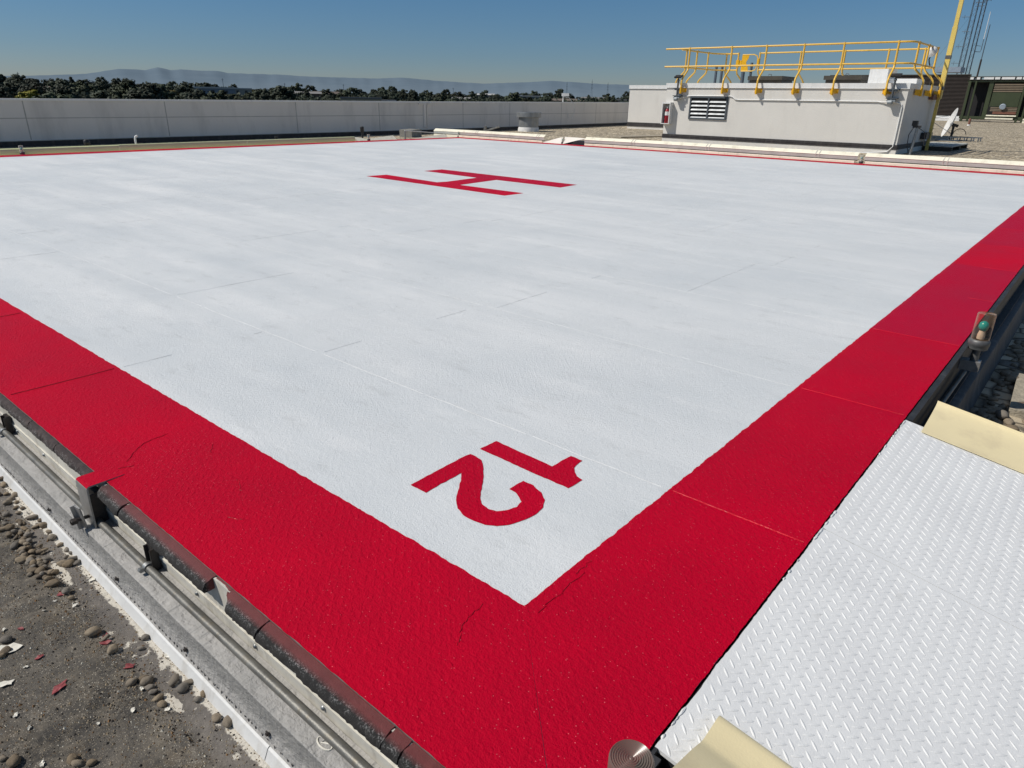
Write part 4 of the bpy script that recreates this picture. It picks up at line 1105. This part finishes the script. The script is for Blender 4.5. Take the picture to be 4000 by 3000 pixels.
t = thing('antenna_mast', 'right grey lattice antenna mast with cross bars near its top', 'mast', (110, 17.85, 0), group='lattice antenna masts')
lattice(t, 0, 0, -.3, 17, .20).build('lattice', M['mastm'], t)
b = MB()
for z in (12.7, 13.1): b.tube([(0, -.1, z), (0, .9, z)], .035, 5)
b.tube([(0, .2, 13.2), (0, -.6, 13.35)], .04, 5); b.tube([(0, -.6, 13.2), (0, -.6, 13.7)], .05, 5); b.tube([(0, -.2, 8.3), (0, -.75, 8.2)], .03, 5); b.tube([(0, -.2, 7.6), (0, -.8, 7.55), (0, -.86, 7.8), (0, -.86, 9.2)], .04, 5)
b.build('cross_bars', M['mastm'], t)
b = MB(); b.lathe([(.045, 0), (.035, 3.0)], (0, -.86, 9.0), 8); b.build('white_whip', M['whitepaint'], t, 40)
t = thing('whip_antenna', 'slim dark whip antenna right of the lattice masts', 'antenna', (110, 16.7, 0))
b = MB(); b.lathe([(.10, 4.5), (.10, 6.7)], (0, 0, 0), 8); b.build('sleeve', M['louvers'], t, 40)
b = MB(); b.lathe([(.055, 6.7), (.045, 10.6)], (0, 0, 0), 8); b.lathe([(.06, -.3), (.06, 4.5)], (0, 0, 0), 8); b.build('rod', M['mastm'], t, 40)

# ------------------------------------------------------------------ debris by the left kerb
def pebble_mesh(seed, sx, sy, sz):
    import bmesh
    bm = bmesh.new(); bmesh.ops.create_icosphere(bm, subdivisions=3, radius=1)
    for v in bm.verts:
        n_ = noise.noise(v.co * 1.1 + Vector((seed * 7.1, 0, 0))) * .22 + noise.noise(v.co * 2.6 + Vector((0, seed * 3, 0))) * .08
        v.co *= 1 + n_
        v.co = Vector((v.co.x * sx, v.co.y * sy, v.co.z * sz))
    me = bpy.data.meshes.new('pebble'); bm.to_mesh(me); bm.free()
    me.polygons.foreach_set('use_smooth', [True] * len(me.polygons)); me.materials.append(M['pebble'])
    return me
PM = [pebble_mesh(i, *s) for i, s in enumerate(((1, .78, .62), (1.1, .7, .5), (.95, .85, .7), (1.3, .7, .48), (1, .9, .5), (1.15, .8, .66)))]
PEB = [(-.129,2.792),(-.138,2.728),(-.152,2.644),(-.132,2.608),(-.155,2.586),(-.145,2.541),(-.144,2.474),(-.165,2.452),(-.143,2.378),(-.128,2.336),(-.131,2.285),(-.133,2.228),(-.138,2.176),(-.223,2.400),(-.220,2.355),(-.243,2.363),(-.225,2.268),(-.238,2.299),(-.216,2.213),(-.246,2.208),(-.240,2.169),(-.217,2.165),(-.215,2.130),(-.216,2.069),(-.241,2.123),(-.246,2.067),(-.241,2.036),(-.234,1.988),(-.216,2.003),(-.217,1.954),(-.243,1.959),(-.262,1.996),(-.230,1.926),(-.224,1.891),(-.130,2.062),(-.135,2.111),(-.146,2.021),(-.155,1.965),(-.133,1.985),(-.135,1.952),(-.168,1.984),(-.216,1.501),(-.220,1.435),(-.136,1.422),(-.163,1.385),(-.209,1.266),(-.206,1.250),(-.210,1.222),(-.211,1.200),(-.212,1.168),(-.214,1.139),(-.237,1.272),(-.155,1.198),(-.128,1.158),(-.125,1.091),(-.144,1.084),(-.141,.992),(-.127,.957),(-.437,1.645),(-.431,1.133),(-.426,1.110),(-.405,1.088),(-.525,1.228),(-.541,1.261),(-.214,1.814),(-.215,1.770),(-.229,1.923),
       (-.17,2.56),(-.16,2.50),(-.175,2.36),(-.205,2.30),(-.20,2.25),(-.175,2.66),(-.19,2.74),(-.16,2.83),(-.20,2.82),(-.228,2.095),(-.205,2.05),(-.255,2.10),(-.22,2.03),(-.25,2.01),(-.14,1.995),(-.125,2.03),(-.15,2.3),(-.20,2.47),(-.235,2.45),(-.21,2.62),(-.23,2.70)]
rr = random.Random(11)
HEAP = [(-.243+.06*rr.random(), 1.93+.45*rr.random()) for _ in range(34)]
def place_pebble(x, y, r, z, label, group):
    o = bpy.data.objects.new('pebble', rr.choice(PM)); col.objects.link(o)
    z = near_z(x, y) + .001 if x < -.1 and y > .2 and z > -.3 else z
    o.location = (x, y, z + r * .38); o.scale = (r, r, r); o.rotation_euler = (rr.uniform(-.25, .25), rr.uniform(-.25, .25), rr.uniform(0, 6.28))
    return tag(o, label, 'pebble', group)
for (x, y) in PEB:
    if x > -.30 and y > 1.85:
        lab, g = 'small rounded brown pebble heaped along the foot of the left kerb', 'pebbles heaped along the kerb foot'
    elif x > -.30:
        lab, g = 'small rounded pebble scattered on the bare roofing by the left kerb', 'pebbles scattered by the kerb'
    else:
        lab, g = 'rounded tan pebble lying on the bare roofing near the photo edge', 'pebbles near the photo edge'
    place_pebble(x, y, rr.uniform(.0095, .0175), -.284 + .006 * (rr.random() < .15), lab, g)
for (x, y) in HEAP:
    o = place_pebble(x, y, rr.uniform(.009, .0145), -.284, 'small rounded brown pebble heaped along the foot of the left kerb', 'pebbles heaped along the kerb foot')
    o.location.z += rr.uniform(.002, .009)
for (x, y, r, lab) in ((-.230, 1.551, .021, 'flat long tan stone lying alone among red paint flakes'), (-.409, 1.708, .017, 'oval tan stone above a large white paint flake'),
                       (-.425, 1.655, .016, 'tan stone below the large white paint flake'), (-.230, 1.886, .021, 'large stone with a white chip at the end of the pebble heap'), (-.153, 1.151, .017, 'flat grey stone beside the white patch')):
    tag(place_pebble(x, y, r, -.284, lab, None), lab, 'stone')
def flake(x, y, r, mat, label, group=None, el=1.6):
    b = MB(); n = 11; pts = []
    a0 = rr.uniform(0, 6.28)
    for k in range(n):
        a = 2 * math.pi * k / n; q_ = r * rr.uniform(.55, 1.15)
        px_, py_ = q_ * el * math.cos(a), q_ * math.sin(a)
        pts.append((px_ * math.cos(a0) - py_ * math.sin(a0), px_ * math.sin(a0) + py_ * math.cos(a0), rr.uniform(.001, .006)))
    b.add([(0, 0, .003)] + pts + [(p_[0], p_[1], p_[2] - .0012) for p_ in pts], [(0, 1 + k, 1 + (k + 1) % n) for k in range(n)] + [(1 + k, 1 + n + k, 1 + n + (k + 1) % n, 1 + (k + 1) % n) for k in range(n)])
    return tag(b.build('paint_flake', M[mat], loc=(x, y, near_z(x, y) + .0012)), label, 'paint flake', group)
flake(-.412, 1.663, .020, 'flakew', 'largest white paint flake near the left photo edge'); flake(-.459, 1.521, .013, 'flakew', 'pointed white paint flake left of the red flake')
flake(-.370, 1.403, .0135, 'flaker', 'largest red paint flake lying on the bare roofing', el=2.1)
for (x, y, r) in ((-.482,1.177,.008),(-.219,1.727,.010),(-.123,1.300,.014),(-.273,1.176,.009),(-.210,1.116,.009),(-.292,1.767,.006),(-.399,1.766,.008),(-.405,1.552,.006),(-.349,1.198,.006),(-.255,1.793,.006),(-.228,1.229,.008),(-.134,1.821,.013),(-.468,1.315,.007),(-.478,1.385,.008)):
    flake(x, y, r * .72, 'flakew', 'small white paint flake scattered on the bare roofing', 'small white paint flakes')
for (x, y, r) in ((-.366,1.728,.008),(-.370,1.565,.010),(-.208,1.518,.010),(-.222,1.485,.013),(-.214,1.340,.013),(-.229,1.812,.012)):
    flake(x, y, r * .8, 'flaker', 'small dull red paint flake on the bare roofing', 'small red paint flakes')
# fine grit that nobody could count
b = MB(); rg = random.Random(21)
for _ in range(30000):
    x = rg.uniform(-.75, -.115); y = rg.uniform(.5, 3.2)
    dens = .35 + .9 * max(0, noise.noise((x * 5, y * 5, 2))) + (.6 if -.26 < x < -.19 else 0)
    if rg.random() > dens: continue
    r = rg.uniform(.0010, .0030) * (1.8 if rg.random() < .10 else 1); z = near_z(x, y)
    a = rg.uniform(0, 6.28); ca, sa = math.cos(a), math.sin(a)
    vs = [(r * 1.3, 0, -r * .2), (-.2 * r, r, -r * .2), (-r, -.3 * r, -r * .2), (.3 * r, -r, -r * .2), (.1 * r, .1 * r, r * 1.1)]
    b.add([(x + v[0] * ca - v[1] * sa, y + v[0] * sa + v[1] * ca, z + v[2]) for v in vs], [(0, 1, 4), (1, 2, 4), (2, 3, 4), (3, 0, 4)], rg.choices((0, 1, 2, 3), (4, 3.2, .9, 1.6))[0])
M['grit_a'] = plain('grit_tan', (.34, .27, .18), .9, 0, .3, 90); M['grit_b'] = plain('grit_dark', (.05, .042, .036), .9, 0, .3, 90); M['grit_c'] = plain('grit_pale', (.66, .62, .52), .9, 0, .2, 90); M['grit_d'] = plain('grit_rust', (.22, .12, .05), .9, 0, .3, 90)
tag(b.build('roof_grit', [M['grit_a'], M['grit_b'], M['grit_c'], M['grit_d']]), 'fine grit and chips strewn over the bare roofing', 'grit', kind='stuff')
# stones and pavers in the shade at the right edge
for (x, y, r, lab) in ((3.70, -.33, .035, 'brown rounded stone in sunlight beyond the ramp flange'), (3.52, -.40, .030, 'pale stone at the far ramp flange near the photo edge'), (3.86, -.27, .045, 'flat dark stone at the edge of the deck shadow'), (4.55, -.24, .05, 'grey stone lying on the paver in the deck shadow')):
    tag(place_pebble(x, y, r, -.412, lab, None), lab, 'stone')
b = MB(); b.box((4.30, -.47, -.395), (.72, .40, .045), rz=.05); tag(b.build('concrete_paver', M['slab']), 'sunlit tan concrete paver on the gravel beside the right deck edge', 'paver')
b = MB(); rg = random.Random(5)
for _ in range(420):
    x = rg.uniform(2.4, 5.6); y = rg.uniform(-.9, -.13); r = rg.uniform(.012, .035)
    if 3.9 < x < 4.7 and -.7 < y < -.26: continue
    b.lathe([(.0, -.5), (.8, -.3), (1, 0), (.75, .45), (.3, .62), (0, .64)], (x, y, -.41), 8, M=Matrix.Rotation(rg.uniform(0, 6), 3, 'Z') @ Matrix.Diagonal((r * 1.3, r * .85, r * .8)).to_3x3())
M['stones'] = plain('mixed_stones', (.26, .21, .15), .8, 0, .5, 14, .004, 60)
tag(b.build('loose_gravel', M['stones'], smooth=70), 'loose gravel on the roof beside the right deck edge', 'gravel', kind='stuff')

# ------------------------------------------------------------------ land beyond the building
def az_of(x, y): return math.degrees(math.atan2(y, x))
def zf(az):
    pts = [(0, -4), (30, -3.4), (45, -4.2), (54, -4.4), (67, -1.6), (75, -.6), (90, -.6), (180, -3)]
    for (a, za), (c, zc) in zip(pts, pts[1:]):
        if az <= c: return za + (zc - za) * max(0, az - a) / (c - a)
    return -3
def land_z(d, az):
    z = -13 + (13 + zf(az)) * smooth(110, 620, d) if d > 110 else -13
    if d > 620: z += min(d - 620, 900) * .002
    if d > 3000: z -= (z + 6) * smooth(3000, 9000, d)
    return z
b = MB(); ds = [0, 40, 110, 160, 220, 300, 380, 460, 540, 620, 800, 1100, 1600, 2400, 4000, 8000, 16000, 36000, 70000]; nA = 96
for dd in ds:
    for k in range(nA):
        a = 2 * math.pi * k / nA; b.v.append((dd * math.cos(a), dd * math.sin(a), land_z(dd, math.degrees(a) if a < math.pi else 180)))
for i in range(len(ds) - 1):
    for k in range(nA):
        k2 = (k + 1) % nA; b.f.append((i * nA + k, i * nA + k2, (i + 1) * nA + k2, (i + 1) * nA + k)); b.m.append(0)
def mat_land():
    m = NT('valley_land'); P = m.pos()
    c = m.mix(m.rng(m.noise(P, .02, 6, .65), .4, .6), (.028, .034, .015), (.09, .08, .045))
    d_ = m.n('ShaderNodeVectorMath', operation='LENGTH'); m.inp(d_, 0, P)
    c = m.mix(m.rng(d_.outputs['Value'], 1500, 30000), c, (.24, .29, .33))  # distance haze mixed into the ground colour
    return m.out(c, .95, spec=.1)
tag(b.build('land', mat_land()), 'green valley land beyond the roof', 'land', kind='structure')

MTN = [(96, .5), (84, .6), (74.71, .78), (72.70, .868), (70.07, 1.036), (68.81, 1.255), (67.99, 1.409), (66.99, 1.409), (66.46, 1.378), (65.59, 1.579), (64.77, 1.428), (64.20, 1.493), (63.04, 1.445), (61.87, 1.461), (61.00, 1.336), (59.28, 1.330), (57.42, 1.326), (56.06, 1.255), (53.90, 1.235), (50.62, 1.218), (48.83, 1.325), (46.13, 1.146), (42.69, 1.011), (39.25, 1.176), (37.54, 1.292), (35.82, 1.228), (33.53, 1.119), (31.73, 1.109), (27.03, .907), (21.56, .70), (12, .45), (0, .3)]
def ridge_el(az):
    for (a, ea), (c, ec) in zip(MTN, MTN[1:]):
        if c <= az <= a: return ec + (ea - ec) * (az - c) / (a - c)
    return .3
b = MB(); azs = [i * .2 for i in range(0, 481)]; rows = [26000, 31000, 35500, 38500, 40000, 44000]
for j, R_ in enumerate(rows):
    for az in azs:
        e = ridge_el(az) + .025 * noise.noise((az * 2.1, 0, 3)) + .012 * noise.noise((az * 7, 0, 1))
        frac = (0, .22, .52, .80, 1.0, .55)[j]
        h = 40000 * math.tan(rad(e)) * frac * (1 + (.10 * noise.noise((az * 1.1, j * 1.3, 5)) if 0 < j < 4 else 0))
        b.v.append((R_ * math.cos(rad(az)), R_ * math.sin(rad(az)), h - 8))
nA = len(azs)
for j in range(len(rows) - 1):
    for k in range(nA - 1): b.f.append((j * nA + k, j * nA + k + 1, (j + 1) * nA + k + 1, (j + 1) * nA + k)); b.m.append(0)
def mat_mtn():
    m = NT('hazy_mountain'); P = m.pos(); z = m.xyz(P)[2]
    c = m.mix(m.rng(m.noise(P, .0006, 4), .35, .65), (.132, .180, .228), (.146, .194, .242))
    c = m.mix(m.rng(z, 0, 600, .8, 0), c, (.170, .217, .260))  # haze painted as blue-grey colour, paler towards the foot
    return m.out(c, 1.0, spec=0)
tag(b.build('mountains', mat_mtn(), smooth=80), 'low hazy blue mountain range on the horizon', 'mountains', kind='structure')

# houses among the trees
HW = [plain('house_wall_pale', (.30, .29, .26), .8), plain('house_wall_tan', (.36, .30, .22), .8), plain('house_wall_blue', (.20, .235, .28), .8), plain('house_wall_brown', (.15, .11, .08), .8)]
HR = [plain('house_roof_white', (.48, .48, .47), .7), plain('house_roof_grey', (.22, .215, .21), .8), plain('house_roof_brown', (.16, .13, .11), .8)]
HG = plain('house_window_glass', (.03, .035, .045), .25)
def house(az, dist, zr, w, dp, h, rise, wm, rm, label, rot=0.0, flat=False):
    x, y = dist * math.cos(rad(az)), dist * math.sin(rad(az)); zb = zr - h - rise
    t = thing('house', label, 'house', (x, y, zb), rad(az) + rot)
    b = MB(); b.bounds(-dp / 2, dp / 2, -w / 2, w / 2, -6, h); b.build('wall', HW[wm], t)
    b = MB(); o_ = .5
    if flat: b.bounds(-dp / 2 - .3, dp / 2 + .3, -w / 2 - .3, w / 2 + .3, h, h + max(.4, rise))
    else: b.add([(-dp / 2 - o_, -w / 2 - o_, h - .1), (-dp / 2 - o_, w / 2 + o_, h - .1), (dp / 2 + o_, w / 2 + o_, h - .1), (dp / 2 + o_, -w / 2 - o_, h - .1), (0, -w / 2 - o_, h + rise), (0, w / 2 + o_, h + rise)],
               [(0, 1, 5, 4), (2, 3, 4, 5), (0, 4, 3), (1, 2, 5), (3, 2, 1, 0)])
    b.build('roof', HR[rm], t)
    for k in (-.28, .05, .32):
        b = MB(); b.bounds(-dp / 2 - .06, -dp / 2 + .02, k * w - .7, k * w + .7, h * .35, h * .75); b.build('window', HG, t)
house(67.6, 520, 3.9, 20, 10, 3.2, 1.2, 0, 1, 'pale low house deep in the trees at the far left')
house(72.2, 480, 3.2, 16, 9, 3.0, 1.3, 3, 2, 'brown roofed house half hidden in trees at the far left')
house(62.2, 430, 4.2, 20, 10, 3.2, .8, 2, 0, 'blue-white house with bright roof above the left parapet', flat=True)
house(60.6, 470, 4.2, 14, 9, 3.0, .6, 0, 0, 'small bright flat roofed house right of the blue-white one', flat=True)
house(56.2, 520, 3.2, 24, 10, 3.0, 1.2, 3, 1, 'long dark grey roofed house behind the left trees')
house(54.5, 560, 3.6, 20, 10, 3.0, 1.6, 3, 2, 'brown gabled house at the middle of the tree belt', .5)
house(52.0, 330, .6, 17, 10, 3.6, .5, 1, 1, 'tan flat roofed building just above the parapet', flat=True)
house(50.6, 340, -.4, 14, 8, 2.8, .4, 0, 0, 'low white roofed building right of the tan building', flat=True)
house(42.5, 620, 4.5, 14, 8, 3.5, 1.0, 0, 0, 'small white house high among the trees left of the duct')
house(39.5, 560, 3.3, 22, 10, 3.2, .6, 0, 0, 'long white shed among the trees above the duct', flat=True)
house(34.0, 640, 3.4, 26, 12, 3.5, 1.6, 1, 1, 'tan grey roofed building near the parapet camera', .3)
house(32.2, 520, 1.9, 20, 12, 3.4, .8, 0, 1, 'pale building beside the left edge of the annex', flat=True)
house(36.5, 500, 1.6, 18, 9, 3.2, 1.2, 3, 2, 'dark brown house right of the duct among trees')
house(44.6, 520, 1.4, 18, 9, 3.2, 1.3, 3, 1, 'dark low house left of the duct among trees', -.4)

# trees
def crown_mesh(name, seed, h, w, n_cl, n_leaf, mat, conic=False, leaf=.55):
    r = random.Random(seed); b = MB(); cl = []
    for _ in range(n_cl):
        for _t in range(40):
            u = Vector((r.uniform(-1, 1), r.uniform(-1, 1), r.uniform(-1, 1)))
            if u.length < 1: break
        zz = .52 + u.z * .46
        taper = (1.15 - zz) if conic else 1.0
        cl.append((Vector((u.x * w * .5 * taper, u.y * w * .5 * taper, h * zz)), r.uniform(.07, .17) * w * (.8 if conic else 1)))
    for (c_, rad_) in cl:
        for _ in range(n_leaf):
            u = Vector((r.gauss(0, 1), r.gauss(0, 1), r.gauss(0, 1))).normalized() * (rad_ * r.uniform(.55, 1.08))
            p_ = c_ + Vector((u.x, u.y, u.z * .8)); nn = (u.normalized() + Vector((r.uniform(-.7, .7), r.uniform(-.7, .7), r.uniform(-.3, .9)))).normalized()
            a = nn.orthogonal().normalized(); a.rotate(Matrix.Rotation(r.uniform(0, 6.28), 3, nn)); e = nn.cross(a); s_ = leaf * r.uniform(.6, 1.25)
            b.add([p_ + a * s_, p_ + e * s_ * .6, p_ - a * s_, p_ - e * s_ * .6], [(0, 1, 2, 3)])
    me = bpy.data.meshes.new(name); me.from_pydata(b.v, [], b.f); me.materials.append(M[mat]); me.update()
    # leaves take the shading of the clump they belong to, so the crown reads as rounded masses
    nn_ = []
    for (c_, rad_) in cl:
        i0 = len(nn_)
        for q_ in range(n_leaf * 4):
            v = Vector(b.v[i0 + q_]); d_ = (v - c_).normalized() * .75 + (v - Vector((0, 0, h * .5))).normalized() * .55
            nn_.append((d_ + Vector((r.uniform(-.35, .35), r.uniform(-.35, .35), r.uniform(-.25, .35)))).normalized())
    me.polygons.foreach_set('use_smooth', [True] * len(me.polygons))
    me.normals_split_custom_set_from_vertices(nn_)
    return me
def trunk_mesh(seed, h, w):
    r = random.Random(seed); b = MB()
    b.tube([(0, 0, -6), (0, 0, 0), (r.uniform(-.2, .2), r.uniform(-.2, .2), h * .35), (r.uniform(-.3, .3), 0, h * .8)], [.32, .28, .22, .08], 7)
    for k in range(5):
        a = k * 1.26 + r.uniform(-.3, .3); z = h * r.uniform(.25, .5)
        b.tube([(0, 0, z), (math.cos(a) * w * .2, math.sin(a) * w * .2, z + h * .14), (math.cos(a) * w * .38, math.sin(a) * w * .38, z + h * .3)], [.13, .09, .04], 5)
    me = bpy.data.meshes.new('trunk'); me.from_pydata(b.v, [], b.f); me.materials.append(M['trunk']); me.update(); return me
KINDS = []
for i, (h, w, n_cl, mat, con) in enumerate(((11, 10, 22, 'leaf_a', 0), (12, 9, 22, 'leaf_b', 0), (10, 11, 24, 'leaf_a', 0), (13, 8, 22, 'leaf_a', 0), (9, 9, 20, 'leaf_b', 0), (12, 5, 18, 'leaf_a', 1), (8, 8, 18, 'leaf_o', 0), (7, 8, 16, 'leaf_y', 0))):
    KINDS.append((crown_mesh('crown', 40 + i, h, w, int(n_cl * 3.4), 46, mat, con, leaf=.55), trunk_mesh(60 + i, h, w), h))
LAB = ['dark green leafy tree in the belt of trees beyond the parapet', 'mid green leafy tree in the belt of trees beyond the parapet', 'dark green leafy tree in the belt of trees beyond the parapet',
       'tall dark green tree in the belt of trees beyond the parapet', 'mid green leafy tree in the belt of trees beyond the parapet', 'narrow dark conical tree in the belt of trees beyond the parapet', 'olive brown tree in the belt of trees beyond the parapet', '']
def tree(k, az, dist, sc, label, group, dz=0):
    cm, tm, h = KINDS[k]
    t = bpy.data.objects.new('tree', None); col.objects.link(t)
    t.location = (dist * math.cos(rad(az)), dist * math.sin(rad(az)), land_z(dist, az) + dz); t.rotation_euler = (0, 0, rt.uniform(0, 6.28)); wx = rt.uniform(1.05, 1.4); t.scale = (sc * wx, sc * wx, sc * rt.uniform(.85, 1.08))
    tag(t, label, 'tree', group)
    for nm, me in (('crown', cm), ('trunk', tm)):
        o = bpy.data.objects.new(nm, me); col.objects.link(o); o.parent = t
    return t
rt = random.Random(77)
GN = ['dark trees beyond the parapet', 'mid green trees beyond the parapet', 'dark trees beyond the parapet', 'tall dark trees beyond the parapet', 'mid green trees beyond the parapet', 'conical trees beyond the parapet', 'olive brown trees beyond the parapet']
HOUSES = [(o.location.to_2d(), ) for o in bpy.data.objects if o.name.startswith('house') and o.parent is None]
def ok(az, d_):
    p_ = Vector((d_ * math.cos(rad(az)), d_ * math.sin(rad(az))))
    for (q_,) in HOUSES:
        if (p_ - q_).length < 13: return False
        aq = math.degrees(math.atan2(q_.y, q_.x)); 
        if abs(az - aq) * d_ * .01745 < 11 and q_.length - 60 < d_ < q_.length and rt.random() < .6: return False
    return True
rowsT = [(290, 40, 34), (370, 40, 44), (450, 40, 54), (530, 40, 60), (610, 40, 62), (690, 50, 46)]
for (dd, jd, cnt) in rowsT:
    for i in range(cnt):
        az = 29.5 + (76.5 - 29.5) * (i + rt.uniform(.1, .9)) / cnt; d_ = dd + rt.uniform(-jd, jd)
        if not ok(az, d_): continue
        k = rt.choices(range(7), (5, 4, 4, 3, 4, 1.2, .9))[0]
        sc = rt.uniform(.74, 1.08) * (1 if az > 48 else .9)
        tree(k, az, d_, sc, LAB[k], GN[k])
tree(7, 73.4, 330, .85, 'yellow-green bushy tree above the far left of the parapet', None, 3.5); tree(7, 65.3, 320, .6, 'small yellow-green bush above the parapet right of the far left tree', None, 3)
tree(6, 62.0 - 4.6, 560, .9, 'golden olive tree on the skyline beside a tall pole', None, 1)
# understorey that closes the belt below the crowns
b = MB(); ru = random.Random(9)
for _ in range(26000):
    az = ru.uniform(28, 78); d_ = ru.uniform(230, 700); z0 = land_z(d_, az) + ru.uniform(0, 6.5); x, y = d_ * math.cos(rad(az)), d_ * math.sin(rad(az)); s_ = ru.uniform(.6, 1.6)
    nn = Vector((ru.uniform(-1, 1), ru.uniform(-1, 1), ru.uniform(0, 1))).normalized(); a = nn.orthogonal().normalized(); e = nn.cross(a); p_ = Vector((x, y, z0))
    b.add([p_ + a * s_, p_ + e * s_ * .7, p_ - a * s_, p_ - e * s_ * .7], [(0, 1, 2, 3)])
tag(b.build('undergrowth', M['leaf_a']), 'dark undergrowth between the distant trees', 'undergrowth', kind='stuff')
# utility poles
for (az, d_, top, lab) in ((73.8, 560, 11.3, 'thin utility pole rising above the trees at the far left'), (61.6, 600, 11.4, 'utility pole with crossarm above the trees left of the middle'), (57.4, 600, 9.2, 'short utility pole above the trees near the middle'), (53.2, 620, 9.6, 'tall thin pole beside the golden tree'), (45.0, 620, 8.4, 'thin pole on the skyline left of the duct')):
    t = thing('utility_pole', lab, 'pole', (d_ * math.cos(rad(az)), d_ * math.sin(rad(az)), land_z(d_, az)), rad(az))
    hh = top - land_z(d_, az); b = MB(); b.lathe([(.22, 0), (.16, hh)], (0, 0, 0), 6); b.build('pole', M['mastm'], t)
    b = MB(); b.box((0, 0, hh - .8), (.15, 1.6, .18)); b.build('crossarm', M['mastm'], t)
for (az, d_, hh, lab) in ((34.4, 2600, 72, 'distant lattice pylon left of the annex'), (33.2, 2700, 66, 'second distant lattice pylon left of the annex'), (36.3, 2900, 70, 'distant lattice pylon right of the parapet camera')):
    t = thing('pylon', lab, 'pylon', (d_ * math.cos(rad(az)), d_ * math.sin(rad(az)), -6), rad(az), 'distant pylons')
    b = MB()
    for sx in (-1, 1):
        for sy in (-1, 1): b.tube([(sx * 4, sy * 4, 0), (sx * 1.0, sy * 1.0, hh * .6), (0, 0, hh)], .35, 4)
    for k in range(8):
        z = hh * k / 9; w_ = 4 * (1 - k / 10); b.tube([(0, -w_, z), (0, w_, z + hh / 9)], .2, 4)
    b.build('tower_body', M['mastm'], t)
    b = MB(); 
    for z in (.62, .76, .88): b.box((0, 0, hh * z), (.6, 14 * (1.2 - z), .7))
    b.build('crossarm', M['mastm'], t)

# ------------------------------------------------------------------ light, sky, camera
S = Vector((-1, .97, 1.55)).normalized()
sun = bpy.data.lights.new('sun', 'SUN'); sun.energy = 3.85; sun.angle = rad(.5); sun.color = (1, .945, .86)
so = bpy.data.objects.new('sun', sun); col.objects.link(so); so.rotation_euler = S.to_track_quat('Z', 'Y').to_euler()
w = bpy.data.worlds.new('World'); scn.world = w; w.use_nodes = True
nt = w.node_tree; bg = nt.nodes['Background']; sky = nt.nodes.new('ShaderNodeTexSky'); sky.sky_type = 'NISHITA'; sky.sun_disc = False
sky.sun_elevation = math.asin(S.z); sky.sun_rotation = math.atan2(S.x, S.y) % (2 * math.pi)
sky.altitude = 800; sky.air_density = 1.0; sky.dust_density = .3; sky.ozone_density = 3.0
tc = nt.nodes.new('ShaderNodeTexCoord'); sp = nt.nodes.new('ShaderNodeSeparateXYZ'); nt.links.new(tc.outputs['Generated'], sp.inputs[0])
rp_ = nt.nodes.new('ShaderNodeValToRGB'); nt.links.new(sp.outputs['Z'], rp_.inputs[0])
el = rp_.color_ramp.elements; el[0].position = 0; el[0].color = (.54, .57, .68, 1); el[1].position = .6; el[1].color = (1.0, .93, .80, 1)
for p_, c_ in ((.05, (.45, .57, .72, 1)), (.12, (.42, .62, .78, 1)), (.25, (.64, .78, .86, 1))):
    e_ = el.new(p_); e_.color = c_
mu = nt.nodes.new('ShaderNodeMix'); mu.data_type = 'RGBA'; mu.blend_type = 'MULTIPLY'; mu.inputs[0].default_value = 1
nt.links.new(sky.outputs[0], mu.inputs[6]); nt.links.new(rp_.outputs[0], mu.inputs[7])
nt.links.new(mu.outputs[2], bg.inputs[0]); bg.inputs[1].default_value = .078

R = Vector((0.64911704, -0.7605108, 0.01644377)); D = Vector((-0.28202742, -0.26068209, -0.92331218)); F = Vector((0.70647548, 0.5947001, -0.38369808))
cam = bpy.data.cameras.new('camera'); cam.sensor_fit = 'HORIZONTAL'; cam.sensor_width = 36; cam.lens = 2685.35 / 4000 * 36
cam.clip_start = .02; cam.clip_end = 200000
co = bpy.data.objects.new('camera', cam); col.objects.link(co)
m4 = Matrix(((R.x, -D.x, -F.x, -0.65934976), (R.y, -D.y, -F.y, -0.42736476), (R.z, -D.z, -F.z, 1.22), (0, 0, 0, 1)))
co.matrix_world = m4
scn.camera = co
scn.view_settings.view_transform = 'Standard'; scn.view_settings.look = 'None'; scn.view_settings.exposure = 0; scn.view_settings.gamma = 1
scn.cycles.use_denoising = True
scn.cycles.max_bounces = 8
scn.cycles.sample_clamp_indirect = 6
